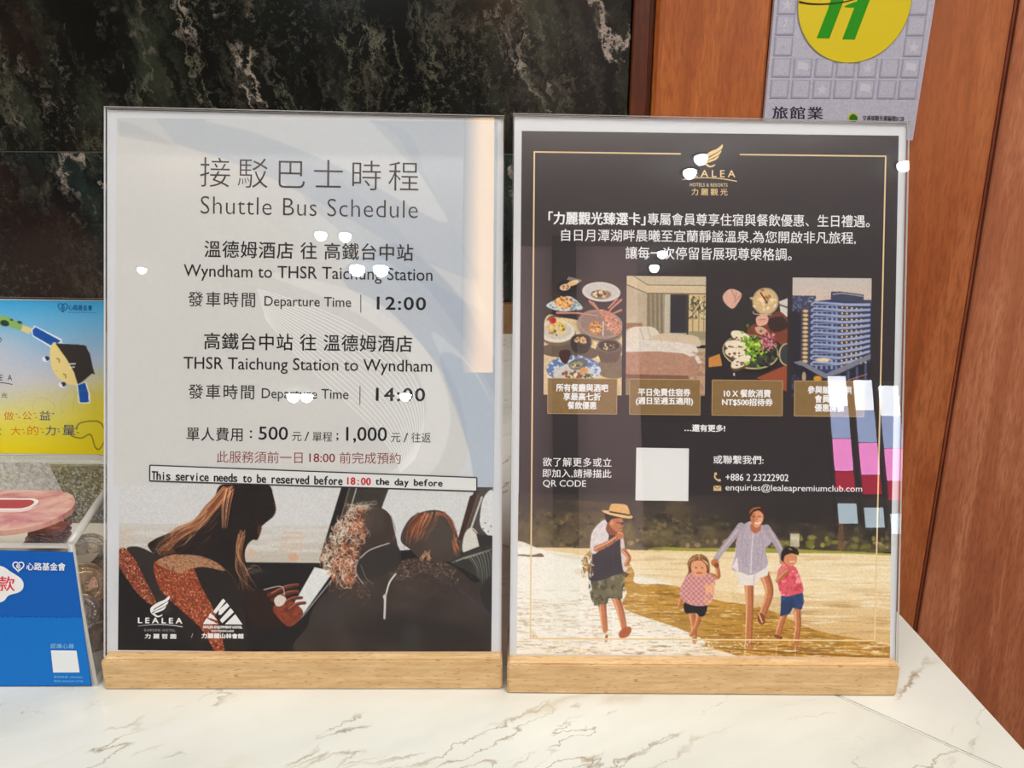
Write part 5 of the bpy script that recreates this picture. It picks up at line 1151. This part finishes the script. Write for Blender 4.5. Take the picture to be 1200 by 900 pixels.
def glow(name, col, s):
    m = bpy.data.materials.new(name); m.use_nodes = True; t = NT(m); t.t.nodes.remove(t.b)
    e = t.n('ShaderNodeEmission', i={'Color': lin4(col), 'Strength': s}); t.l(e.outputs[0], t.t.nodes['Material Output'].inputs[0]); return m
GL = glow('cool_white_lens', (236, 250, 255), 70.); M_trim = mat('lamp_trim', (60, 60, 60), .4)
def downlight(spots, label, r=.030):
    cx = sum(s[0] for s in spots)/len(spots); cy = sum(s[1] for s in spots)/len(spots)
    root = tag(empty('downlight', (cx, cy, CZ)), label, 'ceiling light', 'ceiling downlights over the lobby')
    for x, y in spots:
        for nm, prof, m in (('trim_ring', [(r, -.002), (r+.004, -.006), (r+.014, -.005), (r+.016, 0), (r, 0)], M_trim), ('bulb', [(.0005, -.004-1.15*r), (r*.5, -.004-1.03*r), (r*.87, -.004-.62*r), (r, -.004-.1*r), (r*.9, -.001), (.0005, -.001)], GL)):
            vs, fs = lathe(prof, 32); mesh(nm, [(v[0]+x, v[1]+y, v[2]+CZ) for v in vs], fs, m, root, True)
downlight([(.79, -2.70), (.812, -2.565)], 'twin ceiling downlight nearest the counter on the right')
downlight([(.83, -3.69), (.818, -3.91)], 'twin ceiling downlight second from the counter on the right')
downlight([(.822, -5.0)], 'single ceiling downlight far along the right row')
downlight([(1.735, -2.62)], 'single ceiling downlight beyond the right edge of the holders', .03)
downlight([(-.883, -2.951), (-.765, -2.961)], 'twin ceiling downlight nearest the counter on the left')
downlight([(-.768, -3.358), (-.64, -3.359)], 'twin ceiling downlight second from the counter on the left', .042)
downlight([(-.775, -5.96)], 'single ceiling downlight far along the left row', .05)
downlight([(-1.60, -5.99), (-1.71, -5.99)], 'twin ceiling downlight in the far left of the lobby', .055)
downlight([(-1.934, -3.395)], 'small ceiling downlight by the left wall of the lobby', .024)
# warm hanging column lamp
root = tag(empty('column_lamp', (-.08, -1.95, CZ)), 'tall warm white hanging column lamp', 'pendant lamp')
gm = glow('warm_column_glow', (255, 200, 128), 6.5); t = NT(gm); em = [n_ for n_ in gm.node_tree.nodes if n_.type == 'EMISSION'][0]
sx_ = t.n('ShaderNodeSeparateXYZ', i={0: t.coord()}); t.l(t.math('MULTIPLY', t.math('SMOOTH_MIN', t.math('MULTIPLY_ADD', sx_.outputs[0], 16., 2.15), 1., .3), 6.5), em.inputs['Strength'])
box('glass_column', -.138, -.026, -1.99, -1.91, .90, CZ-.02, gm, root, .004)
box('ceiling_cap', -.142, -.022, -2.0, -1.9, CZ-.02, CZ, M_trim, root, .003)
# lit display strips
for i, (x0, x1_, zo) in enumerate(((1.652, 1.742, 0), (1.787, 1.877, -.02), (1.917, 2.012, -.05))):
    r_ = tag(empty('display_strip', ((x0+x1_)/2, -3.5, .3+zo)), ('lit pink and white display strip nearest the counter end', 'lit pink and white display strip in the middle of three', 'lit pink and white display strip farthest right')[i], 'illuminated sign', 'lit display strips in the lobby')
    for nm, a, b, col, s_ in (('white_panel', .97, 1.13, (235, 238, 245), 13.), ('pale_blue_panel', .80, .965, (160, 176, 215), 9.), ('pink_panel', .63, .795, (245, 140, 205), 11.), ('crimson_panel', .53, .625, (200, 20, 60), 7.), ('lower_panel', .36, .46, (200, 220, 230), 8.)):
        box(nm, x0, x1_, -3.52, -3.5, a+zo, b+zo, glow(nm, col, s_), r_, .002)
    box('backing', x0-.008, x1_+.008, -3.56, -3.521, .3+zo, 1.16+zo, M_trim, r_, .002)
# added pillar and post, placed for the tones the dark poster mirrors
M_beige = mat('beige_cladding', (214, 186, 186), .6)
tag(box('added_pillar', -.01, .67, -4.4, -3.6, -1.05, CZ, M_beige, None, .01), 'added beige pillar in the unseen lobby, placed for its reflection', 'pillar')
tag(box('added_dark_post', .19, .32, -3.55, -3.45, -1.05, CZ, mat('dark_post_metal', (30, 28, 26), .4), None, .005), 'added dark post before the beige pillar, placed for its dark reflection', 'post')
